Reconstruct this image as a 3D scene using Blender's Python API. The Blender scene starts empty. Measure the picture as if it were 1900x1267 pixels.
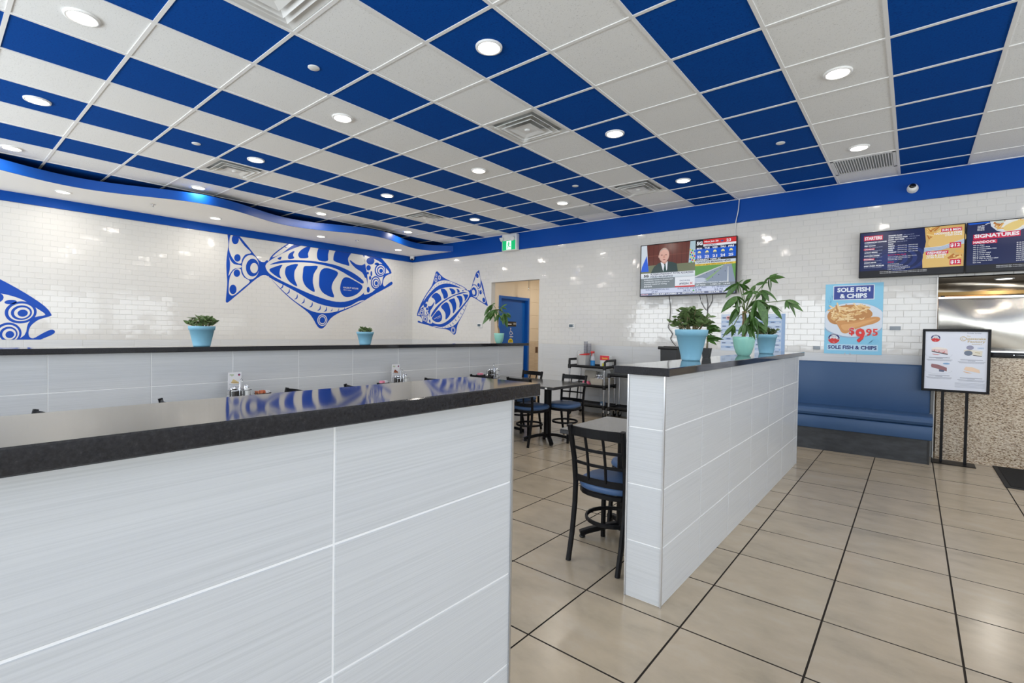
import bpy, bmesh, math, random
from mathutils import Vector, Matrix
from mathutils.geometry import tessellate_polygon
random.seed(7)
C = bpy.context.scene.collection
SC = bpy.context.scene
PI = math.pi

# ------------------------------------------------------------------ camera, light, exposure
cam = bpy.data.objects.new('camera', bpy.data.cameras.new('camera'))
C.objects.link(cam)
SC.camera = cam
cam.data.sensor_fit = 'HORIZONTAL'
cam.data.sensor_width = 36.0
cam.data.lens = 906.28 / 1900 * 36
cam.data.clip_start = 0.02
HF = 1.3854
yaw, pit, rol = math.radians(-39.408), math.radians(-1.062), math.radians(0.878)
fw = Vector((math.sin(yaw) * math.cos(pit), math.cos(yaw) * math.cos(pit), math.sin(pit)))
r0 = Vector((math.cos(yaw), -math.sin(yaw), 0))
u0 = r0.cross(fw)
rt = r0 * math.cos(rol) + u0 * math.sin(rol)
up = u0 * math.cos(rol) - r0 * math.sin(rol)
cam.matrix_world = Matrix(((rt.x, up.x, -fw.x, 0), (rt.y, up.y, -fw.y, 0), (rt.z, up.z, -fw.z, HF), (0, 0, 0, 1)))

SC.view_settings.view_transform = 'Standard'
SC.view_settings.look = 'None'
SC.view_settings.gamma = 1.0
SC.view_settings.use_curve_mapping = False
SC.view_settings.exposure = 0.12
SC.cycles.sample_clamp_indirect = 6.0
SC.cycles.caustics_reflective = False
SC.cycles.caustics_refractive = False
SC.cycles.max_bounces = 8
SC.cycles.diffuse_bounces = 5

world = bpy.data.worlds.new('World')
SC.world = world
world.use_nodes = True
wn = world.node_tree.nodes
wn['Background'].inputs[0].default_value = (0.80, 0.90, 1.0, 1)
wn['Background'].inputs[1].default_value = 0.8

LAMP_W = 6.2        # each recessed downlight
DAY_W = 62.0        # daylight of each large window
def area(name, loc, rot, sx, sy, w, col, shape='RECTANGLE'):
    l = bpy.data.lights.new(name, 'AREA')
    l.shape = shape; l.size = sx
    if shape == 'RECTANGLE': l.size_y = sy
    l.energy = w; l.color = col
    o = bpy.data.objects.new(name, l); C.objects.link(o)
    o.location = loc; o.rotation_euler = rot
    return o
DAY = (0.89, 0.955, 1.0)
TILT = math.radians(25)   # window lamps tipped up, an added lift to brighten the ceiling
YF, XR = -3.2, 5.6
FRONT_WIN = [(-8.6, -6.5), (-6.3, -4.2), (-4.0, -1.9), (-0.9, 1.2), (1.6, 3.4), (3.6, 5.2)]
RIGHT_WIN = [(-2.4, -0.2), (0.0, 2.2), (2.4, 4.6), (4.8, 6.8)]
for a, b in FRONT_WIN:
    area('window_daylight', ((a + b) / 2, YF + 0.30, 1.85), (PI / 2 + TILT, 0, 0), b - a - 0.12, 1.7, DAY_W * (1.3 if b < -1 else .78), DAY)
for a, b in RIGHT_WIN:
    area('window_daylight', (XR - 0.30, (a + b) / 2, 1.85), (PI / 2 + TILT, 0, PI / 2), b - a - 0.12, 1.7, DAY_W * 0.68, DAY)

# ------------------------------------------------------------------ materials
MATS = {}
def mat(name, col=(.8, .8, .8), rough=.5, metal=0., emit=0., spec=.5, bump=None, var=None, coat=0., alpha=1., trans=0.):
    if name in MATS: return MATS[name]
    m = bpy.data.materials.new(name); MATS[name] = m
    m.use_nodes = True
    nt = m.node_tree; n = nt.nodes; L = nt.links
    p = n['Principled BSDF']
    p.inputs['Base Color'].default_value = (*col, 1)
    p.inputs['Roughness'].default_value = rough
    p.inputs['Metallic'].default_value = metal
    p.inputs['Specular IOR Level'].default_value = spec
    p.inputs['Coat Weight'].default_value = coat
    p.inputs['Alpha'].default_value = alpha
    p.inputs['Transmission Weight'].default_value = trans
    if emit:
        p.inputs['Emission Color'].default_value = (*col, 1)
        p.inputs['Emission Strength'].default_value = emit
    m.diffuse_color = (*col, 1)
    if var or bump:
        tc = n.new('ShaderNodeTexCoord')
        def coords(sc, rnd):
            mp = n.new('ShaderNodeMapping'); mp.inputs['Scale'].default_value = sc
            L.new(tc.outputs['Object'], mp.inputs['Vector'])
            if rnd:
                oi = n.new('ShaderNodeObjectInfo')
                ml = n.new('ShaderNodeMath'); ml.operation = 'MULTIPLY'; ml.inputs[1].default_value = 37.0
                L.new(oi.outputs['Random'], ml.inputs[0]); L.new(ml.outputs[0], mp.inputs['Location'])
            return mp
        def noise(sc, scale, det, rgh, rnd):
            t = n.new('ShaderNodeTexNoise')
            t.inputs['Scale'].default_value = scale; t.inputs['Detail'].default_value = det; t.inputs['Roughness'].default_value = rgh
            L.new(coords(sc, rnd).outputs[0], t.inputs['Vector'])
            return t
        if var:   # (axis scale, noise scale, detail, [(pos, colour), ...])
            sc, scale, det, stops = var[:4]
            t = noise(sc, scale, det, .6, True)
            r = n.new('ShaderNodeValToRGB')
            e = r.color_ramp.elements
            while len(e) < len(stops): e.new(.5)
            for k, (ps, c) in enumerate(stops):
                e[k].position = ps; e[k].color = (*c, 1)
            L.new(t.outputs['Fac'], r.inputs[0])
            L.new(r.outputs[0], p.inputs['Base Color'])
        if bump:  # (axis scale, noise scale, detail, strength, distance)
            t = noise(bump[0], bump[1], bump[2], .5, True)
            b = n.new('ShaderNodeBump'); b.inputs['Strength'].default_value = bump[3]; b.inputs['Distance'].default_value = bump[4]
            L.new(t.outputs['Fac'], b.inputs['Height']); L.new(b.outputs[0], p.inputs['Normal'])
    return m
I3 = (1, 1, 1)
M_WHITE = mat('white_paint', (.93, .93, .91), .6)
M_LINTEL = mat('lintel_paint', (.72, .66, .58), .6)
M_BLUE = mat('blue_paint', (.001, .060, .330), .5, spec=.15)
M_FASCIA = mat('blue_fascia_enamel', (.002, .070, .360), .36, spec=.35)
M_DARK = mat('dark_void', (.012, .012, .013), .9)
M_TILE = mat('white_glazed_tile', (.66, .65, .625), .07, bump=(I3, 9, 1, .10, .01))
M_SGROUT = mat('subway_grout', (.60, .595, .58), .8)
M_GROUT = mat('tile_grout', (.88, .88, .87), .8)
M_WAIN = mat('linen_tile', (.66, .67, .67), .32, var=((.9, 150, 1), 1.6, 5, [(.30, (.54, .553, .560)), (.5, (.600, .612, .620)), (.70, (.640, .652, .660))]), bump=((.9, 150, 1), 1.6, 3, .06, .003))
M_WAINB = mat('beige_wall_tile', (.62, .52, .40), .35, var=((1.3, 60, 1), 1.6, 3, [(.35, (.60, .49, .37)), (.65, (.70, .60, .47))]))
M_WAINC = mat('pale_beige_wall_tile', (.80, .70, .56), .35)
M_FLOOR = mat('floor_porcelain', (.44, .38, .30), .23, var=((1, 1.7, 1), 3.4, 8, [(.28, (.360, .305, .222)), (.44, (.432, .362, .262)), (.56, (.465, .385, .278)), (.72, (.485, .418, .318))]), bump=((1, 1, 1), 6, 4, .05, .01))
M_FGROUT = mat('floor_grout', (.045, .036, .027), .9)
M_CTILE = mat('ceiling_tile_white', (.87, .88, .875), .9, spec=.2, var=(I3, 120, 1.5, [(.30, (.66, .665, .655)), (.37, (.87, .88, .875)), (.7, (.89, .90, .895))]))
M_CBLUE = mat('ceiling_tile_blue', (.002, .060, .34), .85, spec=.08, var=(I3, 85, 1.5, [(.30, (.002, .045, .24)), (.40, (.002, .064, .325)), (.7, (.002, .074, .36))]))
M_TBAR = mat('ceiling_grid_white', (.86, .86, .85), .5)
M_STONE = mat('black_granite', (.016, .016, .018), .055, var=(I3, 170, 5, [(.35, (.014, .014, .016)), (.62, (.026, .026, .029)), (.74, (.050, .050, .054))]), spec=.5)
M_LEDGE2 = M_STONE
M_METAL = mat('brushed_aluminium', (.62, .63, .65), .3, 1.)
M_CHROME = mat('chrome', (.75, .76, .78), .12, 1.)
M_STEEL = mat('stainless_sheet', (.58, .55, .49), .20, 1., bump=((1, 1, 1), 1.6, 1, .35, .10))
M_STEELB = mat('stainless_hood', (.50, .44, .36), .28, 1., bump=((1, 1, 1), 3.0, 1, .4, .08))
M_BRASS = mat('hood_lip', (.30, .19, .07), .4, .8)
M_BLACK = mat('black_powder_coat', (.006, .006, .007), .40, spec=.2)
M_PLAST = mat('black_plastic', (.013, .013, .014), .45)
M_RUBBER = mat('dark_rubber', (.02, .02, .02), .8)
M_VINYL = mat('blue_vinyl', (.055, .120, .260), .42, bump=(I3, 220, 2, .08, .002))
M_BENCH = mat('navy_bench_vinyl', (.032, .085, .195), .45, bump=(I3, 300, 2, .12, .002))
M_BASE = mat('charcoal_laminate', (.030, .034, .040), .38, var=((2, 2, 6), 3, 4, [(.4, (.022, .025, .03)), (.65, (.045, .05, .057))]))
M_TABLE = mat('grey_speckled_laminate', (.13, .125, .115), .14, var=(I3, 180, 2, [(.35, (.045, .045, .042)), (.5, (.12, .115, .105)), (.68, (.21, .20, .185))]))
M_TEDGE = mat('table_edge', (.03, .03, .032), .4)
M_GRANITE = mat('speckled_granite', (.45, .38, .30), .16, var=((.38, 1, 1.25), 150, 3, [(.36, (.08, .05, .03)), (.44, (.34, .22, .13)), (.50, (.62, .51, .37)), (.64, (.76, .67, .54))]))
M_POTB = mat('sky_blue_clay', (.215, .46, .60), .5)
M_POTM = mat('mint_ceramic', (.27, .58, .49), .3, bump=((1, 1, .35), 34, 1, .35, .01))
M_SOIL = mat('potting_soil', (.035, .024, .016), .95)
M_LEAF = mat('leaf_green', (.055, .130, .028), .42, var=(I3, 12, 2, [(.3, (.036, .095, .020)), (.7, (.085, .190, .040))]))
M_JADE = mat('succulent_green', (.075, .125, .040), .42, var=(I3, 20, 2, [(.3, (.060, .115, .034)), (.7, (.165, .235, .090))]))
M_STEM = mat('plant_stem', (.16, .13, .06), .7)
M_TRUNK = mat('braided_trunk', (.28, .19, .10), .8)
M_MAT = mat('floor_mat_fibre', (.012, .012, .012), .95, bump=(I3, 260, 2, .8, .01))
M_WHITEP = mat('white_plastic', (.80, .80, .78), .4)
M_GREYP = mat('grey_plate', (.28, .32, .36), .5)
M_GLASS = mat('window_glass', (.9, .95, 1), .02, alpha=.12)
M_CLEAR = mat('clear_plastic', (.72, .75, .80), .15, alpha=.5)
M_FROST = mat('frosted_plastic', (.66, .66, .64), .35, alpha=.75)
M_ALU = mat('window_frame_metal', (.08, .08, .085), .4, .6)
M_DOOR = mat('door_blue', (.004, .110, .46), .35)
M_DBLUE = mat('decal_blue', (.003, .060, .40), .3, spec=.25)
M_DWHITE = mat('decal_white', (.66, .65, .625), .25)
M_LENS = mat('lamp_lens', (1.0, .95, .86), .5, emit=9.0)
M_TRIMR = mat('lamp_trim_ring', (.88, .88, .86), .45)
M_VENT = mat('vent_enamel', (.80, .81, .80), .45)
M_TUB = mat('beige_tub', (.52, .48, .41), .5)
M_CLOTH = mat('white_cloth', (.62, .59, .52), .9, bump=(I3, 30, 3, .6, .02))
M_PINK = mat('pink_rag', (.75, .16, .26), .9, bump=(I3, 40, 3, .6, .02))
M_RED = mat('red_plastic', (.62, .035, .035), .4)
M_CYAN = mat('blue_cleaner', (.01, .20, .52), .25)
M_PAN = mat('grey_pan', (.25, .26, .25), .35, .7)
M_CABLE = mat('black_cable', (.015, .015, .016), .6)
M_CABLEW = mat('white_cable', (.75, .75, .74), .6)
M_PAVE = mat('outdoor_paving', (.35, .34, .32), .9)

# ------------------------------------------------------------------ mesh helpers
class MB:
    def __init__(s): s.v = []; s.f = []; s.m = []; s.sm = []
    def add(s, vs, fs, mi=0, smooth=False, M=None):
        o = len(s.v)
        if M is not None: vs = [M @ Vector(q) for q in vs]
        s.v += [tuple(q) for q in vs]
        s.f += [tuple(i + o for i in f) for f in fs]
        s.m += [mi] * len(fs); s.sm += [smooth] * len(fs)
        return s
    def box(s, x0, x1, y0, y1, z0, z1, mi=0, M=None):
        vs = [(x0, y0, z0), (x1, y0, z0), (x1, y1, z0), (x0, y1, z0), (x0, y0, z1), (x1, y0, z1), (x1, y1, z1), (x0, y1, z1)]
        return s.add(vs, [(3, 2, 1, 0), (4, 5, 6, 7), (0, 1, 5, 4), (1, 2, 6, 5), (2, 3, 7, 6), (3, 0, 4, 7)], mi, False, M)
    def lathe(s, prof, n=24, mi=0, smooth=True, M=None, cap=True):
        vs = []; fs = []
        for r, z in prof:
            for k in range(n):
                a = 2 * PI * k / n; vs.append((r * math.cos(a), r * math.sin(a), z))
        for i in range(len(prof) - 1):
            for k in range(n):
                a, b = i * n + k, i * n + (k + 1) % n
                fs.append((a, b, b + n, a + n))
        s.add(vs, fs, mi, smooth, M)
        if cap:
            for i, rev in ((0, True), (len(prof) - 1, False)):
                if prof[i][0] > 1e-4:
                    ring = [vs[i * n + k] for k in range(n)]
                    s.add(ring, [tuple(reversed(range(n))) if rev else tuple(range(n))], mi, False, M)
        return s
    def sweep(s, path, sec, mi=0, smooth=False, closed=False, upv=None):
        P = [Vector(q) for q in path]; n = len(P); k = len(sec); vs = []
        prev = None
        for i in range(n):
            if closed: t = (P[(i + 1) % n] - P[i - 1])
            else: t = (P[min(i + 1, n - 1)] - P[max(i - 1, 0)])
            t.normalize()
            ref = Vector(upv) if upv else (Vector((0, 0, 1)) if abs(t.z) < .9 else Vector((1, 0, 0)))
            if prev is not None and upv is None:
                a = prev - t * prev.dot(t)
                if a.length > 1e-4: ref_a = a.normalized()
                else: ref_a = t.cross(ref).normalized()
            else: ref_a = t.cross(ref).normalized()
            prev = ref_a
            b = ref_a.cross(t).normalized()
            for (x, y) in sec: vs.append(P[i] + ref_a * x + b * y)
        fs = []
        for i in range(n if closed else n - 1):
            for j in range(k):
                a = i * k + j; b2 = i * k + (j + 1) % k; c = ((i + 1) % n) * k
                fs.append((a, b2, c + (j + 1) % k, c + j))
        s.add(vs, fs, mi, smooth)
        if not closed:
            s.add(vs[:k], [tuple(reversed(range(k)))], mi); s.add(vs[-k:], [tuple(range(k))], mi)
        return s
    def tube(s, path, r, n=8, mi=0, closed=False):
        return s.sweep(path, [(r * math.cos(2 * PI * k / n), r * math.sin(2 * PI * k / n)) for k in range(n)], mi, True, closed)
    def bar(s, path, w, h, mi=0, upv=None, closed=False):
        c = min(w, h) * .22
        sec = [(w / 2 - c, -h / 2), (w / 2, -h / 2 + c), (w / 2, h / 2 - c), (w / 2 - c, h / 2), (-w / 2 + c, h / 2), (-w / 2, h / 2 - c), (-w / 2, -h / 2 + c), (-w / 2 + c, -h / 2)]
        return s.sweep(path, sec, mi, False, closed, upv)
    def rbox(s, x0, x1, y0, y1, z0, z1, b=.01, mi=0, M=None, seg=2):
        bm = bmesh.new()
        bmesh.ops.create_cube(bm, size=1)
        for v in bm.verts:
            v.co = Vector((x0 + (v.co.x + .5) * (x1 - x0), y0 + (v.co.y + .5) * (y1 - y0), z0 + (v.co.z + .5) * (z1 - z0)))
        bmesh.ops.bevel(bm, geom=bm.edges[:], offset=b, segments=seg, profile=.5, affect='EDGES')
        bm.verts.index_update()
        s.add([v.co.copy() for v in bm.verts], [tuple(v.index for v in f.verts) for f in bm.faces], mi, seg > 1, M)
        bm.free(); return s
    def mesh(s, name, mats):
        me = bpy.data.meshes.new(name)
        me.from_pydata(s.v, [], s.f)
        for m in (mats if isinstance(mats, (list, tuple)) else [mats]): me.materials.append(m)
        me.polygons.foreach_set('material_index', s.m)
        me.polygons.foreach_set('use_smooth', s.sm)
        me.update()
        return me
    def build(s, name, mats, parent=None):
        return link(name, s.mesh(name, mats), parent)

def link(name, me, parent=None, M=None):
    o = bpy.data.objects.new(name, me); C.objects.link(o)
    if parent is not None: o.parent = parent
    if M is not None: o.matrix_local = M
    return o
def tag(o, label=None, cat=None, group=None, kind=None):
    if label: o['label'] = label
    if cat: o['category'] = cat
    if group: o['group'] = group
    if kind: o['kind'] = kind
    return o
def thing(name, label, cat, loc=(0, 0, 0), rz=0, group=None):
    o = bpy.data.objects.new(name, None); C.objects.link(o)
    o.location = loc; o.rotation_euler = (0, 0, rz)
    o.empty_display_size = .05
    return tag(o, label, cat, group)
def dup(root, loc, rz, label, group=None):
    r = root.copy(); C.objects.link(r); r.location = loc; r.rotation_euler = (0, 0, rz)
    r['label'] = label
    if group: r['group'] = group
    for ch in list(root.children):
        c = ch.copy(); C.objects.link(c); c.parent = r
        for g in list(ch.children):
            d = g.copy(); C.objects.link(d); d.parent = c
    return r
def catmull(pts, sub=3, closed=True):
    n = len(pts); out = []
    for i in range(n):
        p0, p1, p2, p3 = pts[(i - 1) % n], pts[i], pts[(i + 1) % n], pts[(i + 2) % n]
        for k in range(sub):
            t = k / sub
            out.append(tuple(.5 * (2 * b + (c - a) * t + (2 * a - 5 * b + 4 * c - d) * t * t + (3 * b - a - 3 * c + d) * t ** 3) for a, b, c, d in zip(p0, p1, p2, p3)))
    return out
def ell(x, y, a, b, n=20, a0=0, a1=2 * PI):
    full = abs(a1 - a0 - 2 * PI) < 1e-6
    return [(x + a * math.cos(a0 + (a1 - a0) * k / (n if full else n - 1)), y + b * math.sin(a0 + (a1 - a0) * k / (n if full else n - 1))) for k in range(n)]

_txt = {}
def text_geo(s, bold=0.0):
    key = (s, bold)
    if key in _txt: return _txt[key]
    cu = bpy.data.curves.new('t', 'FONT'); cu.body = s; cu.size = 1; cu.resolution_u = 2; cu.offset = bold
    ob = bpy.data.objects.new('t', cu); C.objects.link(ob)
    dg = bpy.context.evaluated_depsgraph_get()
    me = bpy.data.meshes.new_from_object(ob.evaluated_get(dg))
    vs = [tuple(v.co[:2]) for v in me.vertices]; fs = [tuple(p.vertices) for p in me.polygons]
    bpy.data.objects.remove(ob); bpy.data.curves.remove(cu); bpy.data.meshes.remove(me)
    if not vs: vs = [(0, 0), (0, .01), (.01, 0)]; fs = [(0, 1, 2)]
    xs = [v[0] for v in vs]; ys = [v[1] for v in vs]
    r = ([(x - min(xs), y - min(ys)) for x, y in vs], fs, max(xs) - min(xs), max(ys) - min(ys))
    _txt[key] = r
    return r

class Pic:
    """flat printed picture: polygons on a plane, stacked in layers of a fraction of a millimetre"""
    def __init__(s, o, u, v, lay=.0004):
        s.o = Vector(o); s.u = Vector(u).normalized(); s.w = Vector(v).normalized(); s.n = s.u.cross(s.w); s.lay = lay
        s.mb = MB(); s.mats = []
    def mi(s, m):
        if m not in s.mats: s.mats.append(m)
        return s.mats.index(m)
    def P(s, x, y, l): return s.o + s.u * x + s.w * y + s.n * (s.lay * l)
    def poly(s, pts, m, l=1, smooth=False):
        if smooth: pts = catmull(pts)
        tri = tessellate_polygon([[Vector((x, y, 0)) for x, y in pts]])
        fs = []
        for a, b, c in tri:
            ar = (pts[b][0] - pts[a][0]) * (pts[c][1] - pts[a][1]) - (pts[c][0] - pts[a][0]) * (pts[b][1] - pts[a][1])
            fs.append((a, b, c) if ar > 0 else (a, c, b))
        s.mb.add([s.P(x, y, l) for x, y in pts], fs, s.mi(m))
    def rect(s, x0, y0, x1, y1, m, l=1): s.poly([(x0, y0), (x1, y0), (x1, y1), (x0, y1)], m, l)
    def ell(s, x, y, a, b, m, l=1, n=20): s.poly(ell(x, y, a, b, n), m, l)
    def line(s, pts, w, m, l=1):
        for (x0, y0), (x1, y1) in zip(pts, pts[1:]):
            dx, dy = x1 - x0, y1 - y0; q = math.hypot(dx, dy) or 1; nx, ny = -dy / q * w / 2, dx / q * w / 2
            s.poly([(x0 - nx, y0 - ny), (x1 - nx, y1 - ny), (x1 + nx, y1 + ny), (x0 + nx, y0 + ny)], m, l)
    def text(s, t, x, y, m, l=3, h=None, w=None, bold=.0, align='l'):
        vs, fs, tw, th = text_geo(t, bold)
        sx = (w / tw) if w else (h / th); sy = (h / th) if h else sx
        ox = {'l': 0, 'c': -tw * sx / 2, 'r': -tw * sx}[align]
        s.mb.add([s.P(x + ox + a * sx, y + b * sy, l) for a, b in vs], fs, s.mi(m))
    def build(s, name, parent=None, inv=None):
        if inv is not None: s.mb.v = [tuple(inv @ Vector(q)) for q in s.mb.v]
        return s.mb.build(name, s.mats, parent)

def tile_mesh(name, w, h, t, b, m, gap, side=None):
    """one tile lying in its own xy plane, face towards +z, chamfered edges"""
    mb = MB(); a, c = w / 2 - gap / 2, h / 2 - gap / 2
    vs = [(-a, -c, 0), (a, -c, 0), (a, c, 0), (-a, c, 0), (-a, -c, t - b), (a, -c, t - b), (a, c, t - b), (-a, c, t - b), (-a + b, -c + b, t), (a - b, -c + b, t), (a - b, c - b, t), (-a + b, c - b, t)]
    fs = [(8, 9, 10, 11)]
    for k in range(4):
        j = (k + 1) % 4
        fs += [(k, j, j + 4, k + 4), (k + 4, j + 4, j + 8, k + 8)]
    mb.add(vs, fs)
    if side:
        for k in range(1, len(fs)): mb.m[k] = 1
        return mb.mesh(name, [m, side])
    return mb.mesh(name, m)
def frame_M(o, u, v):
    u = Vector(u).normalized(); v = Vector(v).normalized(); n = u.cross(v)
    return Matrix(((u.x, v.x, n.x, o[0]), (u.y, v.y, n.y, o[1]), (u.z, v.z, n.z, o[2]), (0, 0, 0, 1)))
CAMP = Vector((0, 0, HF))
def cam_px(q):
    d = Vector(q) - CAMP; z = d.dot(fw)
    if z < .05: return None
    return 950 + 906.28 * d.dot(rt) / z, 633.5 - 906.28 * d.dot(up) / z, z
def in_view(q, pad=60):
    p = cam_px(q)
    return p is not None and -pad < p[0] < 1900 + pad and -pad < p[1] < 1267 + pad
def join_tiles(name, items, mats, parent):
    """the tiles past the limit, as one mesh"""
    mb = MB()
    for me, M, mi in items:
        o = len(mb.m)
        mb.add([M @ v.co for v in me.vertices], [tuple(p.vertices) for p in me.polygons], mi)
        for k, p in enumerate(me.polygons): mb.m[o + k] += p.material_index
    if mb.v:
        o = mb.build(name, mats, parent); o['kind'] = 'stuff'
def lay_tiles(items, parent, mats, limit, key, name='tile'):
    """items: (mesh, matrix, material index, centre, area). Nearest in view become objects, the rest one stuff part."""
    ok = [it for it in items if key(it)]
    ok.sort(key=lambda it: -it[4] / max((it[3] - CAMP).length_squared, .1))
    single = ok[:limit]; ids = set(id(i) for i in single)
    for it in single: link(name, it[0], parent, it[1])
    join_tiles(name + '_remainder', [(i[0], i[1], i[2]) for i in items if id(i) not in ids], mats, parent)

# ------------------------------------------------------------------ the setting
YW, XL, HC = 7.54, -9.31, 3.349
GX, GY, GSX, GSY = -0.176, 4.043, 0.6096, 0.6127
def struct(name, mb, mats, parent=None): return tag(mb.build(name, mats, parent), kind='structure')

# floor: porcelain tiles with dark joints
floor = struct('floor', MB().box(XL - .1, XR + .1, YF - .1, 10.2, -.12, -.006), M_FGROUT)
FX, FY, FSX, FSY = -1.334, 3.315, .5104, .5134
fm = tile_mesh('floor_tile', FSX, FSY, .006, .0007, M_FLOOR, .0075, M_FGROUT)
items = []
for i in range(-17, 15):
    for j in range(-14, 14):
        cx, cy = FX + (i + .5) * FSX, FY + (j + .5) * FSY
        if cx < XL - .3 or cx > XR + .3 or cy < YF - .3: continue
        if cy > YW + .2 and not -7.2 < cx < -5.2: continue
        M = Matrix.Translation((cx, cy, -.006 + random.uniform(-.0003, .0003))) @ Matrix.Rotation(random.choice((0, PI)), 4, 'Z')
        items.append((fm, M, 0, Vector((cx, cy, 0)), 1))
lay_tiles(items, floor, [M_FLOOR, M_FGROUT], 240, lambda it: in_view(it[3], 200) and not (it[3].x < -5 and it[3].y < 6.2))

# ceiling: lay-in tiles in blue and white stripes, white grid
ceil = struct('ceiling', MB().box(XL - .1, XR + .1, YF - .1, YW + .1, HC + .05, HC + .15), M_DARK)
VENTS = [(-5, -5), (-5, -1), (-11, -3), (-5, 3), (-11, 2)]
GRILLES = [(-1, 4), (-7, 4)]
cw = tile_mesh('white_ceiling_tile', GSX, GSY, .012, .001, M_CTILE, .012)
cb = tile_mesh('blue_ceiling_tile', GSX, GSY, .012, .001, M_CBLUE, .012)
items = []
j1 = 5
for i in range(-15, 10):
    for j in range(-12, 6):
        if (i, j) in VENTS or (i, j) in GRILLES: continue
        x0, y0 = GX + i * GSX, GY + j * GSY
        y1 = min(y0 + GSY, YW)
        cx, cy = x0 + GSX / 2, (y0 + y1) / 2
        blue = i % 2 == 0
        M = Matrix.Translation((cx, cy, HC + .015)) @ Matrix.Rotation(PI, 4, 'X') @ Matrix.Diagonal((1, (y1 - y0) / GSY, 1, 1))
        items.append((cb if blue else cw, M, 1 if blue else 0, Vector((cx, cy, HC)), 1))
lay_tiles(items, ceil, [M_CTILE, M_CBLUE], 290, lambda it: in_view(it[3], 150))
for i in range(-15, 11):
    x = GX + i * GSX
    MB().box(x - .012, x + .012, YF, YW - .02, HC - .003, HC + .012).build('grid_bar', M_TBAR, ceil)
for j in range(-11, 6):
    y = GY + j * GSY
    MB().box(XL + .5, XR, y - .012, y + .012, HC - .0025, HC + .0115).build('cross_bar', M_TBAR, ceil)
MB().box(-8.2, XR, YW - .045, YW - .024, HC - .004, HC + .012).build('edge_bar', M_TBAR, ceil)

# walls
DO = (-6.77, -5.535, 2.409)          # doorway to the washroom corridor
KO = (.203, XR, 1.18, 2.103)         # kitchen opening
wb = struct('wall_back', MB().box(XL - .12, DO[0], YW + .0022, YW + .12, 0, 3.45).box(DO[0], DO[1], YW + .0022, YW + .12, DO[2], 3.45)
            .box(DO[1], KO[0], YW + .0022, YW + .12, 0, 3.45).box(KO[0], XR, YW + .0022, YW + .12, KO[3], 3.45), M_SGROUT)
wl = struct('wall_left', MB().box(XL - .12, XL - .0022, YF, YW + .12, 0, 3.45), M_SGROUT)
SW, SH, SZ = .1535, .0765, 1.185
sm_ = tile_mesh('subway_tile', SW, SH, .008, .0014, M_TILE, .0030)
def subway(parent, org, u, length, holes, limit, key):
    items = []
    for r in range(24):
        z0 = SZ + r * SH; z1 = min(z0 + SH, 3.03)
        x = -SW / 2 if r % 2 else 0
        while x < length:
            a, b = max(x, 0), min(x + SW, length); x += SW
            for h0, h1, hz in holes:
                if z0 < hz - .01:
                    if a >= h0 - .004 and b <= h1 + .004: a = b
                    elif a < h0 < b: b = h0
                    elif a < h1 < b: a = h1
            if b - a < .012: continue
            c = Vector(org) + Vector(u) * ((a + b) / 2) + Vector((0, 0, (z0 + z1) / 2))
            M = frame_M(c, u, (0, 0, 1)) @ Matrix.Rotation(random.gauss(0, .0035), 4, 'X') @ Matrix.Rotation(random.gauss(0, .0035), 4, 'Y') @ Matrix.Diagonal(((b - a) / SW, (z1 - z0) / SH, 1, 1))
            items.append((sm_, M, 0, c, (b - a) * (z1 - z0)))
    lay_tiles(items, parent, [M_TILE], limit, key)
def wainscot(parent, org, u, length, holes, limit, key, seam=0., zs=(0, .3, .6, .9, 1.185), m=None):
    m = m or M_WAIN
    items = []
    me = tile_mesh('linen_wall_tile', .61, .30, .008, .0015, m, .004)
    for z0, z1 in zip(zs, zs[1:]):
        x = -.61 + seam
        while x < length:
            a, b = max(x, 0), min(x + .61, length); x += .61
            for h0, h1, hz in holes:
                if a >= h0 - .004 and b <= h1 + .004: a = b
                elif a < h0 < b: b = h0
                elif a < h1 < b: a = h1
            if b - a < .02: continue
            c = Vector(org) + Vector(u) * ((a + b) / 2) + Vector((0, 0, (z0 + z1) / 2))
            items.append((me, frame_M(c, u, (0, 0, 1)) @ Matrix.Diagonal(((b - a) / .61, (z1 - z0) / .30, 1, 1)), 0, c, (b - a) * (z1 - z0)))
    lay_tiles(items, parent, [m], limit, key)
holes = [(DO[0] - XL, DO[1] - XL, DO[2]), (KO[0] - XL, KO[1] - XL, KO[3])]
ob = (XL, YW + .008, 0)
subway(wb, ob, (1, 0, 0), XR - XL, holes, 298, lambda it: in_view(it[3], 0) and it[3].z < 2.1 and it[3].x > -4.6 and not (-3.4 < it[3].x < -2.0 and it[3].z > 1.99))
wainscot(wb, ob, (1, 0, 0), KO[0] - XL, holes[:1], 60, lambda it: in_view(it[3], 0) and it[3].x > -5.6, seam=.22)
ol = (XL - .008, YF, 0)
subway(wl, ol, (0, 1, 0), YW - YF, [], 298, lambda it: in_view(it[3], 0) and it[3].z < 2.2)
wainscot(wl, ol, (0, 1, 0), YW - YF, [], 60, lambda it: in_view(it[3], 0) and it[3].z > .8, seam=.45)
MB().box(DO[1] - .004, DO[1] + .004, YW - .002, YW + .11, 0, DO[2]).build('edge_trim', M_METAL, wb)
MB().box(KO[0] - .006, KO[0] + .004, YW - .03, YW + .10, 0, KO[3]).build('edge_trim', M_WHITEP, wb)

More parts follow.
